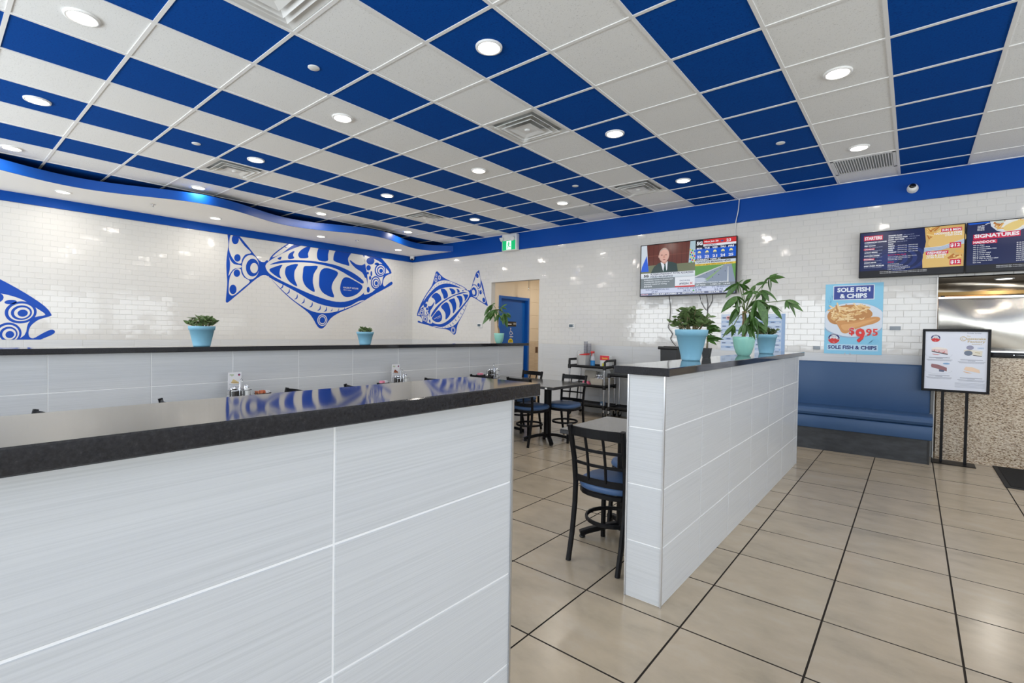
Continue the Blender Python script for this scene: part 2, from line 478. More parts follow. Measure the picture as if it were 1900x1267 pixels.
# blue bulkhead bands and the wavy soffit
struct('trim_1', MB().box(XL, XR, YW - .025, YW + .02, 3.022, HC + .02), M_BLUE)
struct('trim_2', MB().box(XL - .02, XL + .022, YF, YW - .03, 3.022, 3.16), M_BLUE)
def wave(y):
    x = -8.07 + .22 * math.cos(2 * PI * (y - 2.68) / 2.8)
    if y > 6.9: x += .22 * ((y - 6.9) / .64) ** 1.5
    return x
ys = [YF + .02 + k * (YW - .03 - YF - .02) / 150 for k in range(151)]
mb = MB()
for k in range(150):
    a, b = ys[k], ys[k + 1]; xa, xb = wave(a), wave(b)
    mb.add([(XL, a, 3.151), (xa, a, 3.151), (xb, b, 3.151), (XL, b, 3.151)], [(3, 2, 1, 0)], 0)
    mb.add([(XL, a, 3.25), (xa, a, 3.25), (xb, b, 3.25), (XL, b, 3.25)], [(0, 1, 2, 3)], 2)
soffit = struct('trim_3', mb, [M_WHITE, M_FASCIA, M_DARK])
mb = MB(); vs = []; fs = []
for k, y in enumerate(ys):
    x = wave(y)
    vs += [(x, y, 3.147), (x + .016, y, 3.147), (x + .016, y, 3.272), (x, y, 3.272)]
    if k:
        o = (k - 1) * 4
        for q in range(4): fs.append((o + q, o + (q + 1) % 4, o + 4 + (q + 1) % 4, o + 4 + q))
mb.add(vs, fs, 0, False)
for f in range(len(mb.sm)): mb.sm[f] = True
me = mb.mesh('fascia', M_FASCIA)
link('fascia', me, soffit).modifiers.new('edges', 'EDGE_SPLIT')

# front and right walls with their big windows (behind the camera)
def window_wall(name, axis, wins, lo, hi):
    mb = MB(); z0, z1 = .92, 2.80
    def bx(a, b, c, d):
        if axis == 'y': mb.box(a, b, YF - .12, YF, c, d)
        else: mb.box(XR, XR + .12, a, b, c, d)
    bx(lo, hi, 0, z0); bx(lo, hi, z1, 3.45)
    e = lo
    for a, b in wins: bx(e, a, z0, z1); e = b
    bx(e, hi, z0, z1)
    return struct(name, mb, M_WHITE)
window_wall('wall_front', 'y', FRONT_WIN, XL - .12, XR + .12)
window_wall('wall_right', 'x', RIGHT_WIN, YF, YW + .12)
def window(n, a, b, axis):
    f = MB(); g = MB()
    def bx(mb, p, q, d0, d1, c, d):
        if axis == 'y': mb.box(p, q, YF - d1, YF - d0, c, d)
        else: mb.box(XR + d0, XR + d1, p, q, c, d)
    for p, q, c, d in ((a, a + .05, .92, 2.8), (b - .05, b, .92, 2.8), (a, b, .92, .97), (a, b, 2.75, 2.8), ((a + b) / 2 - .025, (a + b) / 2 + .025, .92, 2.8)): bx(f, p, q, .02, .10, c, d)
    bx(g, a + .04, b - .04, .055, .063, .95, 2.77)
    w = struct('window_%d' % n, f, M_ALU)
    g.build('pane', M_GLASS, w)
n = 1
for a, b in FRONT_WIN: window(n, a, b, 'y'); n += 1
for a, b in RIGHT_WIN: window(n, a, b, 'x'); n += 1
struct('ground_outside', MB().box(-40, 40, -40, YF - .2, -.3, -.15), M_PAVE)

# washroom corridor behind the doorway
XC = DO[0] - .012
D0, D1, DZ = 7.80, 8.84, 2.165
wc = struct('wall_corridor', MB().box(XC - .12, XC, YW + .12, D0, 0, 2.9).box(XC - .12, XC, D1, 10.2, 0, 2.9).box(XC - .12, XC, D0, D1, DZ, 2.9)
            .box(XC - .12, -4.4, 10.1, 10.2, 0, 2.9).box(-4.5, -4.4, YW + .12, 10.2, 0, 2.9).box(XC - .12, -4.4, YW + .12, 10.2, 2.8, 2.9), M_WAINC)
wainscot(wc, (XC, D1 + .03, 0), (0, 1, 0), 1.1, [], 30, lambda it: True, seam=.2, zs=(0, .3, .6, .9, 1.17), m=M_WAINB)
wainscot(wc, (XC, D1 + .03, 1.18), (0, 1, 0), 1.1, [], 30, lambda it: True, seam=.5, zs=(0, .3, .6, .9, 1.2, 1.5), m=M_WAINC)
area('corridor_light', (-5.7, 8.9, 2.78), (0, 0, 0), .3, .3, 15, (1, .90, .76))
door = struct('door_1', MB().box(XC - .10, XC - .06, D0 + .05, D1 - .05, .01, DZ - .05), M_DOOR)
for q in ((D0, D0 + .06, 0, DZ), (D1 - .06, D1, 0, DZ), (D0 + .06, D1 - .06, DZ - .06, DZ)):
    MB().box(XC - .11, XC + .018, *q).build('door_frame', M_DOOR, door)
pc = Pic((XC - .0595, D0, 0), (0, 1, 0), (0, 0, 1))
K_BLK, K_WHT, K_YEL = mat('sign_black', (.01, .01, .01), .4), mat('sign_white', (.8, .8, .78), .5), mat('sign_yellow', (.75, .60, .02), .5)
pc.rect(.30, 1.515, .66, 1.625, K_BLK, 2); pc.rect(.34, 1.555, .50, 1.575, K_WHT, 3)
pc.text('WC', .56, 1.55, K_WHT, 3, h=.05)
pc.ell(.475, 1.475, .016, .016, K_WHT, 2); pc.line([(.47, 1.455), (.475, 1.40), (.52, 1.40), (.54, 1.35), (.56, 1.355)], .014, K_WHT, 2)
for k in range(14):
    a0 = PI * .75 + k * PI * 1.25 / 14; a1 = a0 + PI * 1.25 / 14
    pc.line([(.485 + .045 * math.cos(a0), 1.375 + .045 * math.sin(a0)), (.485 + .045 * math.cos(a1), 1.375 + .045 * math.sin(a1))], .011, K_WHT, 2)
pc.line([(.44, 1.29), (.56, 1.29)], .014, K_WHT, 2)
pc.poly([(.39, 1.10), (.39, 1.17)] + ell(.475, 1.17, .085, .085, 14, PI, 0) + [(.56, 1.10)], K_YEL, 2)
for zz in (1.205, 1.175, 1.145): pc.line([(.43, zz), (.52, zz)], .012, K_BLK, 3)
pc.build('door_signs', door)
sw = tag(MB().rbox(XC, XC + .012, 9.10, 9.20, .92, 1.06, .004).build('light_switch', mat('bronze_plate', (.12, .06, .03), .4)), 'dark bronze switch plate on the beige corridor wall beyond the blue door', 'switch')

# ------------------------------------------------------------------ half walls with stone ledges
def half_wall(name, label, x0, x1, y0, y1, seams, lx0, lx1, ly0, ly1, ends=(), zt=1.18):
    t = thing(name, label, 'half wall', ((x0 + x1) / 2, (y0 + y1) / 2, 0))
    inv = Matrix.Translation((-(x0 + x1) / 2, -(y0 + y1) / 2, 0))
    def part(n_, mb, m):
        mb.v = [tuple(inv @ Vector(q)) for q in mb.v]; return mb.build(n_, m, t)
    part('core', MB().box(x0 + .0025, x1 - .0025, y0 + .0025, y1 - .0025, 0, zt), M_GROUT)
    part('ledge', MB().rbox(lx0, lx1, ly0, ly1, zt, zt + .041, .003, seg=1), M_STONE)
    zs = (0, .3, .6, .9, zt); cache = {}
    def put(c, u, w, h):
        k = (round(w, 3), round(h, 3))
        if k not in cache: cache[k] = tile_mesh('half_wall_tile', w, h, .009, .0012, M_WAIN, .0058)
        link('tile', cache[k], t, inv @ frame_M(c, u, (0, 0, 1)))
    for z0, z1 in zip(zs, zs[1:]):
        for a, b in zip(seams, seams[1:]):
            put((x1 - .009, (a + b) / 2, (z0 + z1) / 2), (0, 1, 0), b - a, z1 - z0)
            put((x0 + .009, (a + b) / 2, (z0 + z1) / 2), (0, -1, 0), b - a, z1 - z0)
        put(((x0 + x1) / 2, y0 + .009, (z0 + z1) / 2), (1, 0, 0), x1 - x0, z1 - z0)
        put(((x0 + x1) / 2, y1 - .009, (z0 + z1) / 2), (-1, 0, 0), x1 - x0, z1 - z0)
    for cx, cy in ((x1, y0), (x1, y1), (x0, y0), (x0, y1)):
        sx, sy = (1 if cx == x1 else -1), (1 if cy == y1 else -1)
        part('corner_trim', MB().box(cx - .004, cx + .004, cy - .004, cy + .004, 0, zt - .002), M_METAL)
    return t
half_wall('half_wall', 'pale linen tiled half wall with glossy dark ledge, nearest the camera at lower left', -1.19, -1.0, -2.45, 1.225,
          [-2.45, -1.84, -1.23, -.62, -.015, .595, 1.225], -1.264, -.935, -2.5, 1.29)
half_wall('half_wall', 'white tiled half wall with dark ledge carrying four potted plants, in the aisle', -1.157, -.96, 2.385, 6.09,
          [2.385, 2.965, 3.545, 4.125, 4.71, 5.31, 5.92, 6.09], -1.215, -.915, 2.325, 6.15)
half_wall('half_wall', 'long tiled half wall with thin black ledge behind the dining tables, below the fish murals', -4.97, -4.78, -2.45, 6.10,
          [-2.45, -1.84, -1.23, -.62, -.02, .59, 1.205, 1.82, 2.435, 3.05, 3.67, 4.28, 4.89, 5.50, 6.10], -5.03, -4.72, -2.5, 6.17)

# ------------------------------------------------------------------ ceiling fixtures
ROW = {-13: 'in the row along the wavy soffit', -10: 'second row from the wavy soffit', -7: 'third row from the wavy soffit', -4: 'fourth row from the wavy soffit', -1: 'fifth row from the wavy soffit', 2: 'added unseen sixth row from the wavy soffit'}
POS = {3: 'nearest the back wall', 0: 'second from the back wall', -3: 'third from the back wall', -6: 'farthest from the back wall'}
lens_me = MB().lathe([(.0001, -.0095), (.050, -.009), (.074, -.006)], 24, cap=False).mesh('lens', M_LENS)
lens_me.flip_normals()
ring_me = MB().lathe([(.071, .001), (.073, -.006), (.080, -.010), (.091, -.007), (.093, .004)], 28, cap=False).mesh('trim_ring', M_TRIMR)
lampd = bpy.data.lights.new('downlight', 'AREA'); lampd.shape = 'DISK'; lampd.size = .135; lampd.energy = LAMP_W; lampd.color = (1.0, .93, .84)
def downlight(x, y, z, label, group, s=1.0, lit=True):
    t = thing('recessed_light', label, 'ceiling light', (x, y, z), 0, group)
    for n_, me in (('trim_ring', ring_me), ('lens', lens_me)):
        o = link(n_, me, t); o.scale = (s, s, 1)
    if lit:
        l = bpy.data.objects.new('lamp', lampd); C.objects.link(l); l.parent = t; l.location = (0, 0, -.014)
for i in ROW:
    for j in POS:
        if (i, j) in ((-1, -6), (2, -6), (-4, -6)): continue  # sixth row and the lamp overhead are out of view, added for even light
        downlight(GX + (i + .5) * GSX, GY + (j + .5) * GSY, HC - .001, 'round recessed downlight, %s, %s' % (ROW[i], POS[j]), 'downlights in the tiled ceiling')
for k, (y, w) in enumerate(((6.66, 'nearest the corner of the walls'), (4.86, 'second from the corner'), (3.05, 'third from the corner'), (1.23, 'fourth from the corner'), (-.6, 'fifth from the corner'))):
    downlight(-8.72, y, 3.150, 'small downlight in the white wavy soffit, %s' % w, 'downlights in the soffit', .9)
disc = MB().lathe([(.0001, -.005), (.038, -.005), (.042, -.002), (.042, .003)], 20, cap=False).mesh('sprinkler_cover', M_WHITEP)
for i, j, w in ((-6, -4, 'nearest the camera, in a blue tile'), (-10, -4, 'in a blue tile toward the soffit'), (-6, 2, 'in a blue tile toward the exit sign'), (-2, 2, 'in a blue tile toward the menu boards')):
    o = link('sprinkler_cover', disc); o.location = (GX + (i + .5) * GSX, GY + (j + .5) * GSY, HC)
    tag(o, 'flat white sprinkler cover disc, ' + w, 'sprinkler', 'sprinkler covers')
for y, w in ((2.16, 'between the third and fourth soffit downlights'), (5.5, 'between the first two soffit downlights')):
    t = thing('fire_sprinkler', 'small chrome sprinkler head under the soffit, ' + w, 'sprinkler', (-8.5, y, 3.15), 0, 'soffit sprinklers')
    MB().lathe([(.035, 0), (.030, -.006), (.012, -.008), (.010, -.03), (.004, -.034)], 16).build('body', M_CHROME, t)
    MB().lathe([(.018, -.04), (.018, -.037)], 12).build('deflector', M_CHROME, t)
t = thing('fire_sprinkler', 'hanging sprinkler head above the blue corridor door', 'sprinkler', (XC + .25, 8.5, 2.8))
MB().lathe([(.03, 0), (.008, -.01), (.008, -.42), (.014, -.44), (.006, -.47)], 12).build('body', M_CHROME, t)
MB().lathe([(.03, -.49), (.03, -.485)], 12).build('deflector', M_CHROME, t)

# square four-step diffusers
def cone(a, b, z0, z1, th=.004):
    vs = [(-a, -a, z0), (a, -a, z0), (a, a, z0), (-a, a, z0), (-b, -b, z1), (b, -b, z1), (b, b, z1), (-b, b, z1)]
    vs += [(x, y, z + th) for x, y, z in vs]
    fs = []
    for k in range(4):
        j = (k + 1) % 4
        fs += [(k, k + 4, j + 4, j), (8 + k, 8 + j, 12 + j, 12 + k), (k, j, 8 + j, 8 + k), (k + 4, 12 + k, 12 + j, j + 4)]
    return MB().add(vs, fs)
h = GSX / 2 - .014
cones = [cone(h, h - .05, .004, .012).mesh('frame', M_VENT), cone(h - .065, h - .125, -.012, .030).mesh('louver', M_VENT), cone(h - .115, h - .165, -.020, .020).mesh('louver', M_VENT)]
plate = MB()
q = h - .165
plate.add([(-q, -q, -.022), (q, -q, -.022), (q, q, -.022), (-q, q, -.022), (-q * .6, -q * .6, -.012), (q * .6, -q * .6, -.012), (q * .6, q * .6, -.012), (-q * .6, q * .6, -.012)], [(0, 4, 5, 1), (1, 5, 6, 2), (2, 6, 7, 3), (3, 7, 4, 0), (4, 7, 6, 5)])
plate.lathe([(.028, -.012), (.024, -.02), (.010, -.024), (.0001, -.024)], 16, cap=False)
plate = plate.mesh('centre_plate', M_VENT)
neck = MB().lathe([(.15, .10), (.15, .02)], 20, cap=False).mesh('duct_neck', M_DARK)
box_me = MB().add([(-h, -h, .006), (h, -h, .006), (h, h, .006), (-h, h, .006), (-h + .05, -h + .05, .045), (h - .05, -h + .05, .045), (h - .05, h - .05, .045), (-h + .05, h - .05, .045)], [(0, 4, 5, 1), (1, 5, 6, 2), (2, 6, 7, 3), (3, 7, 4, 0), (4, 7, 6, 5)]).mesh('backing_pan', mat('vent_pan', (.62, .63, .62), .6))
VW = ['at the top of the picture, nearest the camera', 'largest seen whole, in the middle of the ceiling', 'in the white stripe toward the wavy soffit', 'nearest the blue bulkhead above the television', 'farthest away, toward the exit sign']
for (i, j), w in zip(VENTS, VW):
    t = thing('air_vent', 'square stepped white air diffuser, ' + w, 'air vent', (GX + (i + .5) * GSX, GY + (j + .5) * GSY, HC), 0, 'square ceiling diffusers')
    for me in (box_me, cones[0], cones[1], cones[2], plate): link(me.name.split('.')[0], me, t)
slat = MB().box(-.004, .004, -GSY / 2 + .03, GSY / 2 - .03, -.004, .010).mesh('slat', M_VENT)
for (i, j), w in zip(GRILLES, ('beside a downlight by the menu boards', 'in a white stripe left of the television')):
    t = thing('return_grille', 'flat slatted return air grille, ' + w, 'air vent', (GX + (i + .5) * GSX, GY + (j + .5) * GSY, HC), 0, 'flat return grilles')
    MB().box(-h, h, -h, h, .010, .018).build('backing', mat('grille_shadow', (.33, .36, .38), .8), t)
    f = MB()
    for a in ((-h, h, -h, -h + .03), (-h, h, h - .03, h), (-h, -h + .03, -h, h), (h - .03, h, -h, h)): f.box(*a, -.003, .012)
    f.build('frame', M_VENT, t)
    for k in range(22): link('slat', slat, t).location = (-h + .04 + k * (2 * h - .08) / 21, 0, 0)

# exit sign with two lamp heads
t = thing('exit_sign', 'white emergency light box with green running man exit panel on the blue bulkhead', 'exit sign', (-6.21, YW - .025, 3.0))
MB().rbox(-.185, .185, -.10, 0, 0, .325, .012).build('housing', M_WHITEP, t)
K_GRN, K_LIT = mat('exit_green', (.0, .42, .14), .4, emit=.55), mat('exit_white', (.75, 1.0, .85), .4, emit=.9)
pc = Pic((-.165, -.1012, .012), (1, 0, 0), (0, 0, 1), .0012)
pc.rect(0, 0, .33, .185, K_GRN, 1); pc.rect(.105, .008, .225, .177, K_LIT, 2)
pc.ell(.165, .150, .016, .016, K_GRN, 3, 12)
pc.line([(.165, .135), (.160, .085)], .026, K_GRN, 3); pc.line([(.160, .085), (.190, .060), (.215, .062)], .015, K_GRN, 3)
pc.line([(.158, .085), (.140, .050), (.118, .030)], .015, K_GRN, 3); pc.line([(.165, .125), (.195, .105), (.212, .118)], .012, K_GRN, 3); pc.line([(.160, .125), (.130, .112), (.124, .085)], .012, K_GRN, 3)
pc.build('pictogram', t)
for sx, px_ in ((-1, -.16), (1, .10)):
    m = Matrix.Translation((px_, -.125, .235)) @ Matrix.Rotation(sx * .7, 4, 'Z') @ Matrix.Rotation(PI / 2 + .5, 4, 'X')
    MB().lathe([(.02, -.03), (.03, -.02), (.045, .03), (.046, .036), (.036, .034), (.0001, .030)], 18, M=m).build('lamp_head', M_WHITEP, t)
# dome cameras
def dome(loc, rx, rz, label):
    t = thing('security_camera', label, 'security camera', loc)
    m = Matrix.Rotation(rz, 4, 'Z') @ Matrix.Rotation(rx, 4, 'X')
    MB().lathe([(.055, 0), (.055, .018), (.045, .026)], 24, M=m).build('mount', M_WHITEP, t)
    m2 = m @ Matrix.Translation((0, 0, .045))
    MB().lathe([(.042, -.03), (.05, -.012), (.05, .012), (.040, .030), (.03, .034)], 24, M=m2 @ Matrix.Rotation(-.5, 4, 'X')).build('housing', M_WHITEP, t)
    MB().lathe([(.034, .030), (.030, .042), (.018, .050), (.0001, .052)], 20, M=m2 @ Matrix.Rotation(-.5, 4, 'X')).build('lens', mat('camera_lens', (.01, .01, .012), .1), t)
dome((-.05, YW - .025, 3.165), PI / 2, 0, 'white dome camera with black lens on the blue bulkhead above the menu boards')
dome((XL + .10, YW - .10, 3.15), PI, .7, 'white dome camera in the room corner below the soffit')

# ------------------------------------------------------------------ fish murals
FISH = [
[0,0,1,[[3.441,3.089],[3.488,3.097],[3.597,3.066],[3.746,2.913],[3.861,2.78],[3.948,2.677],[4.007,2.624],[4.077,2.616],[4.136,2.66],[4.157,2.523],[4.148,2.368],[4.108,2.378],[4.038,2.367],[3.94,2.297],[3.844,2.208],[3.713,2.077],[3.547,1.918],[3.466,1.841],[3.44,1.832],[3.425,1.862],[3.439,2.037],[3.447,2.192],[3.437,2.346],[3.431,2.519],[3.445,2.694],[3.464,2.871]]],
[0.5,0,0,[[4.153,2.641],[4.198,2.733],[4.321,2.864],[4.563,3.064],[4.865,3.296],[5.117,3.511],[5.256,3.693],[5.355,3.848],[5.412,3.877],[5.492,3.837],[5.602,3.7],[5.734,3.547],[5.865,3.451],[6.147,3.321],[6.42,3.171],[6.669,2.997],[6.856,2.833],[6.923,2.724],[6.909,2.694],[6.797,2.643],[6.714,2.547],[6.697,2.433],[6.74,2.386],[6.836,2.457],[6.921,2.508],[6.958,2.491],[6.946,2.449],[6.837,2.382],[6.512,2.207],[6.298,2.082],[6.064,1.948],[5.824,1.836],[5.592,1.733],[5.417,1.616],[5.296,1.454],[5.212,1.403],[5.128,1.45],[5.032,1.604],[4.916,1.732],[4.623,1.934],[4.408,2.11],[4.148,2.368],[4.078,2.412],[4.077,2.575]]],
[1,1,1,[[3.503,3.027],[3.597,3.023],[3.727,2.867],[3.845,2.758],[3.747,2.711],[3.691,2.619],[3.673,2.544],[3.599,2.549],[3.526,2.627],[3.475,2.756],[3.475,2.872]]],
[1,1,1,[[3.457,2.686],[3.49,2.594],[3.554,2.52],[3.669,2.508],[3.67,2.468],[3.563,2.437],[3.509,2.373],[3.466,2.301],[3.487,2.409],[3.492,2.507],[3.485,2.583]]],
[1,1,1,[[3.664,2.442],[3.683,2.371],[3.73,2.297],[3.825,2.236],[3.712,2.117],[3.583,1.989],[3.52,1.961],[3.475,2.001],[3.471,2.117],[3.488,2.274],[3.536,2.385],[3.6,2.441]]],
[2,0,1,[[3.634,2.965],[3.631,2.938],[3.623,2.912],[3.61,2.891],[3.594,2.877],[3.576,2.87],[3.558,2.871],[3.541,2.881],[3.529,2.898],[3.52,2.921],[3.517,2.947],[3.52,2.973],[3.528,2.998],[3.541,3.019],[3.557,3.034],[3.575,3.041],[3.593,3.04],[3.609,3.031],[3.623,3.014],[3.631,2.991]]],
[2,0,1,[[3.665,2.641],[3.663,2.62],[3.655,2.601],[3.643,2.584],[3.628,2.573],[3.612,2.568],[3.595,2.569],[3.581,2.577],[3.569,2.59],[3.561,2.608],[3.559,2.628],[3.561,2.648],[3.569,2.668],[3.58,2.684],[3.595,2.695],[3.611,2.701],[3.628,2.7],[3.643,2.692],[3.655,2.679],[3.662,2.662]]],
[2,0,1,[[3.657,2.369],[3.655,2.348],[3.647,2.328],[3.635,2.312],[3.62,2.301],[3.604,2.297],[3.588,2.298],[3.573,2.306],[3.561,2.32],[3.553,2.337],[3.551,2.358],[3.553,2.378],[3.561,2.398],[3.572,2.414],[3.587,2.425],[3.603,2.43],[3.62,2.428],[3.635,2.42],[3.647,2.407],[3.654,2.389]]],
[2,0,1,[[3.599,2.075],[3.597,2.048],[3.589,2.024],[3.576,2.005],[3.559,1.992],[3.541,1.986],[3.524,1.989],[3.507,2.0],[3.495,2.017],[3.486,2.04],[3.483,2.066],[3.486,2.092],[3.494,2.115],[3.507,2.135],[3.523,2.148],[3.541,2.154],[3.559,2.151],[3.575,2.141],[3.588,2.123],[3.596,2.1]]],
[1,1,1,[[3.986,2.512],[3.979,2.442],[3.958,2.378],[3.924,2.326],[3.883,2.29],[3.836,2.275],[3.79,2.282],[3.749,2.309],[3.717,2.354],[3.696,2.412],[3.688,2.478],[3.695,2.546],[3.715,2.609],[3.747,2.662],[3.788,2.698],[3.834,2.715],[3.88,2.71],[3.923,2.684],[3.956,2.639],[3.978,2.58]]],
[2,0,1,[[3.986,2.504],[3.981,2.453],[3.964,2.406],[3.939,2.368],[3.906,2.342],[3.871,2.331],[3.835,2.335],[3.803,2.354],[3.778,2.387],[3.761,2.43],[3.756,2.478],[3.761,2.528],[3.777,2.574],[3.802,2.612],[3.833,2.639],[3.869,2.651],[3.905,2.648],[3.937,2.629],[3.963,2.596],[3.98,2.553]]],
[3,1,1,[[3.965,2.493],[3.962,2.464],[3.952,2.437],[3.937,2.415],[3.918,2.4],[3.897,2.393],[3.876,2.396],[3.858,2.407],[3.843,2.426],[3.833,2.45],[3.83,2.478],[3.833,2.507],[3.842,2.534],[3.857,2.556],[3.875,2.571],[3.896,2.578],[3.917,2.576],[3.936,2.565],[3.951,2.547],[3.961,2.522]]],
[1,1,1,[[4.179,2.336],[4.24,2.284],[4.429,2.112],[4.667,1.926],[4.961,1.767],[5.197,1.721],[5.466,1.746],[5.771,1.838],[6.064,1.972],[6.214,2.041],[6.063,2.008],[5.849,1.894],[5.616,1.849],[5.316,1.873],[5.03,1.947],[4.71,2.101],[4.449,2.219],[4.281,2.288]]],
[1,1,1,[[6.427,3.093],[6.185,3.255],[5.888,3.38],[5.657,3.471],[5.418,3.488],[5.145,3.422],[4.87,3.278],[4.62,3.08],[4.352,2.864],[4.222,2.722],[4.397,2.817],[4.588,2.986],[4.844,3.161],[5.122,3.289],[5.398,3.344],[5.665,3.337],[5.957,3.269],[6.185,3.197]]],
[2,0,1,[[4.426,2.257],[4.434,2.207],[4.416,2.165],[4.366,2.151],[4.396,2.176],[4.413,2.205]]],
[2,0,1,[[4.55,2.165],[4.558,2.115],[4.54,2.073],[4.489,2.059],[4.52,2.084],[4.538,2.113]]],
[2,0,1,[[4.708,2.07],[4.717,2.019],[4.698,1.976],[4.646,1.963],[4.677,1.988],[4.695,2.018]]],
[2,0,1,[[4.85,1.999],[4.858,1.948],[4.84,1.905],[4.786,1.891],[4.818,1.917],[4.837,1.946]]],
[2,0,1,[[5.016,1.933],[5.025,1.88],[5.005,1.837],[4.95,1.823],[4.983,1.849],[5.002,1.879]]],
[2,0,1,[[5.188,1.876],[5.197,1.822],[5.178,1.778],[5.121,1.765],[5.155,1.791],[5.175,1.821]]],
[2,0,1,[[5.326,1.86],[5.336,1.806],[5.315,1.762],[5.257,1.748],[5.292,1.774],[5.312,1.805]]],
[2,0,1,[[5.45,1.833],[5.456,1.8],[5.444,1.773],[5.408,1.765],[5.429,1.781],[5.442,1.8]]],
[2,0,1,[[5.604,1.845],[5.61,1.812],[5.597,1.785],[5.561,1.777],[5.582,1.792],[5.595,1.811]]],
[2,0,1,[[5.738,1.87],[5.743,1.837],[5.731,1.809],[5.693,1.801],[5.716,1.817],[5.728,1.836]]],
[2,0,1,[[4.452,2.98],[4.454,2.954],[4.475,2.936],[4.505,2.948],[4.482,2.95],[4.467,2.96]]],
[2,0,1,[[4.601,3.09],[4.603,3.064],[4.624,3.047],[4.655,3.059],[4.632,3.061],[4.617,3.07]]],
[2,0,1,[[4.731,3.173],[4.733,3.147],[4.754,3.129],[4.784,3.142],[4.762,3.144],[4.746,3.153]]],
[2,0,1,[[4.865,3.245],[4.867,3.219],[4.888,3.201],[4.919,3.214],[4.896,3.216],[4.881,3.225]]],
[2,0,1,[[5.001,3.318],[5.003,3.292],[5.024,3.274],[5.056,3.287],[5.033,3.289],[5.017,3.298]]],
[2,0,1,[[5.141,3.384],[5.143,3.358],[5.164,3.34],[5.196,3.353],[5.173,3.354],[5.157,3.364]]],
[2,0,1,[[5.289,3.429],[5.291,3.402],[5.313,3.384],[5.345,3.397],[5.322,3.399],[5.306,3.408]]],
[2,0,1,[[5.433,3.442],[5.435,3.415],[5.457,3.397],[5.489,3.41],[5.465,3.412],[5.449,3.421]]],
[2,0,1,[[5.552,3.433],[5.553,3.406],[5.576,3.388],[5.608,3.401],[5.584,3.403],[5.568,3.412]]],
[2,0,1,[[5.666,3.41],[5.667,3.384],[5.69,3.365],[5.723,3.379],[5.699,3.38],[5.682,3.39]]],
[2,0,1,[[5.783,3.389],[5.785,3.362],[5.808,3.344],[5.841,3.357],[5.817,3.359],[5.8,3.368]]],
[2,0,1,[[5.885,3.356],[5.887,3.329],[5.91,3.311],[5.943,3.324],[5.918,3.326],[5.902,3.335]]],
[2,0,1,[[5.994,3.312],[5.996,3.285],[6.019,3.266],[6.053,3.279],[6.028,3.281],[6.011,3.291]]],
[1,1,1,[[4.107,2.505],[4.115,2.59],[4.25,2.711],[4.5,2.875],[4.765,3.013],[5.048,3.119],[5.348,3.189],[5.608,3.201],[5.891,3.153],[6.103,3.074],[6.207,2.952],[6.211,2.84],[6.21,2.679],[6.262,2.515],[6.276,2.361],[6.192,2.196],[5.997,2.066],[5.727,1.98],[5.437,1.979],[5.062,2.065],[4.718,2.179],[4.375,2.31],[4.182,2.407]]],
[2,0,1,[[6.224,2.833],[6.139,2.797],[6.001,2.803],[5.85,2.876],[5.881,2.808],[5.995,2.714],[6.155,2.636],[6.229,2.531],[6.28,2.567],[6.247,2.715]]],
[2,0,1,[[4.392,2.756],[4.315,2.711],[4.374,2.695]]],
[2,0,1,[[4.646,2.898],[4.548,2.839],[4.517,2.762],[4.546,2.728],[4.64,2.76],[4.616,2.816]]],
[2,0,1,[[4.974,3.048],[4.811,2.965],[4.724,2.865],[4.735,2.793],[4.783,2.777],[4.924,2.805],[4.918,2.886]]],
[2,0,1,[[5.401,3.176],[5.235,3.135],[5.137,3.017],[5.106,2.871],[5.154,2.779],[5.337,2.791],[5.35,2.932]]],
[2,0,1,[[5.951,3.093],[5.79,3.154],[5.631,3.127],[5.505,3.003],[5.466,2.854],[5.51,2.799],[5.747,2.758],[5.84,2.759],[5.805,2.892],[5.874,3.014]]],
[1,1,1,[[5.412,3.728],[5.42,3.713],[5.432,3.7],[5.447,3.693],[5.463,3.691],[5.48,3.695],[5.494,3.704],[5.506,3.717],[5.513,3.734],[5.515,3.752],[5.513,3.77],[5.505,3.786],[5.493,3.798],[5.478,3.806],[5.462,3.807],[5.445,3.804],[5.431,3.795],[5.419,3.781],[5.412,3.764],[5.41,3.746]]],
[2,0,1,[[5.423,3.733],[5.429,3.721],[5.439,3.711],[5.45,3.705],[5.463,3.704],[5.476,3.707],[5.487,3.714],[5.496,3.724],[5.502,3.737],[5.504,3.752],[5.502,3.765],[5.495,3.778],[5.486,3.787],[5.475,3.793],[5.462,3.795],[5.449,3.792],[5.438,3.785],[5.429,3.774],[5.423,3.761],[5.421,3.747]]],
[3,1,1,[[5.432,3.737],[5.437,3.727],[5.444,3.72],[5.453,3.715],[5.463,3.714],[5.473,3.717],[5.481,3.722],[5.488,3.73],[5.493,3.74],[5.494,3.751],[5.492,3.762],[5.488,3.771],[5.481,3.779],[5.472,3.783],[5.462,3.784],[5.452,3.782],[5.443,3.776],[5.437,3.768],[5.432,3.758],[5.431,3.747]]],
[4,0,1,[[5.442,3.741],[5.446,3.734],[5.451,3.728],[5.457,3.725],[5.464,3.723],[5.47,3.725],[5.476,3.728],[5.48,3.734],[5.483,3.742],[5.484,3.75],[5.482,3.758],[5.479,3.765],[5.474,3.77],[5.468,3.774],[5.461,3.775],[5.455,3.774],[5.449,3.77],[5.444,3.764],[5.442,3.757],[5.441,3.749]]],
[1,1,1,[[5.467,3.565],[5.478,3.542],[5.494,3.525],[5.515,3.514],[5.537,3.511],[5.559,3.516],[5.579,3.528],[5.595,3.546],[5.604,3.57],[5.607,3.595],[5.603,3.62],[5.592,3.643],[5.576,3.66],[5.555,3.671],[5.533,3.674],[5.511,3.669],[5.491,3.657],[5.476,3.638],[5.466,3.615],[5.463,3.59]]],
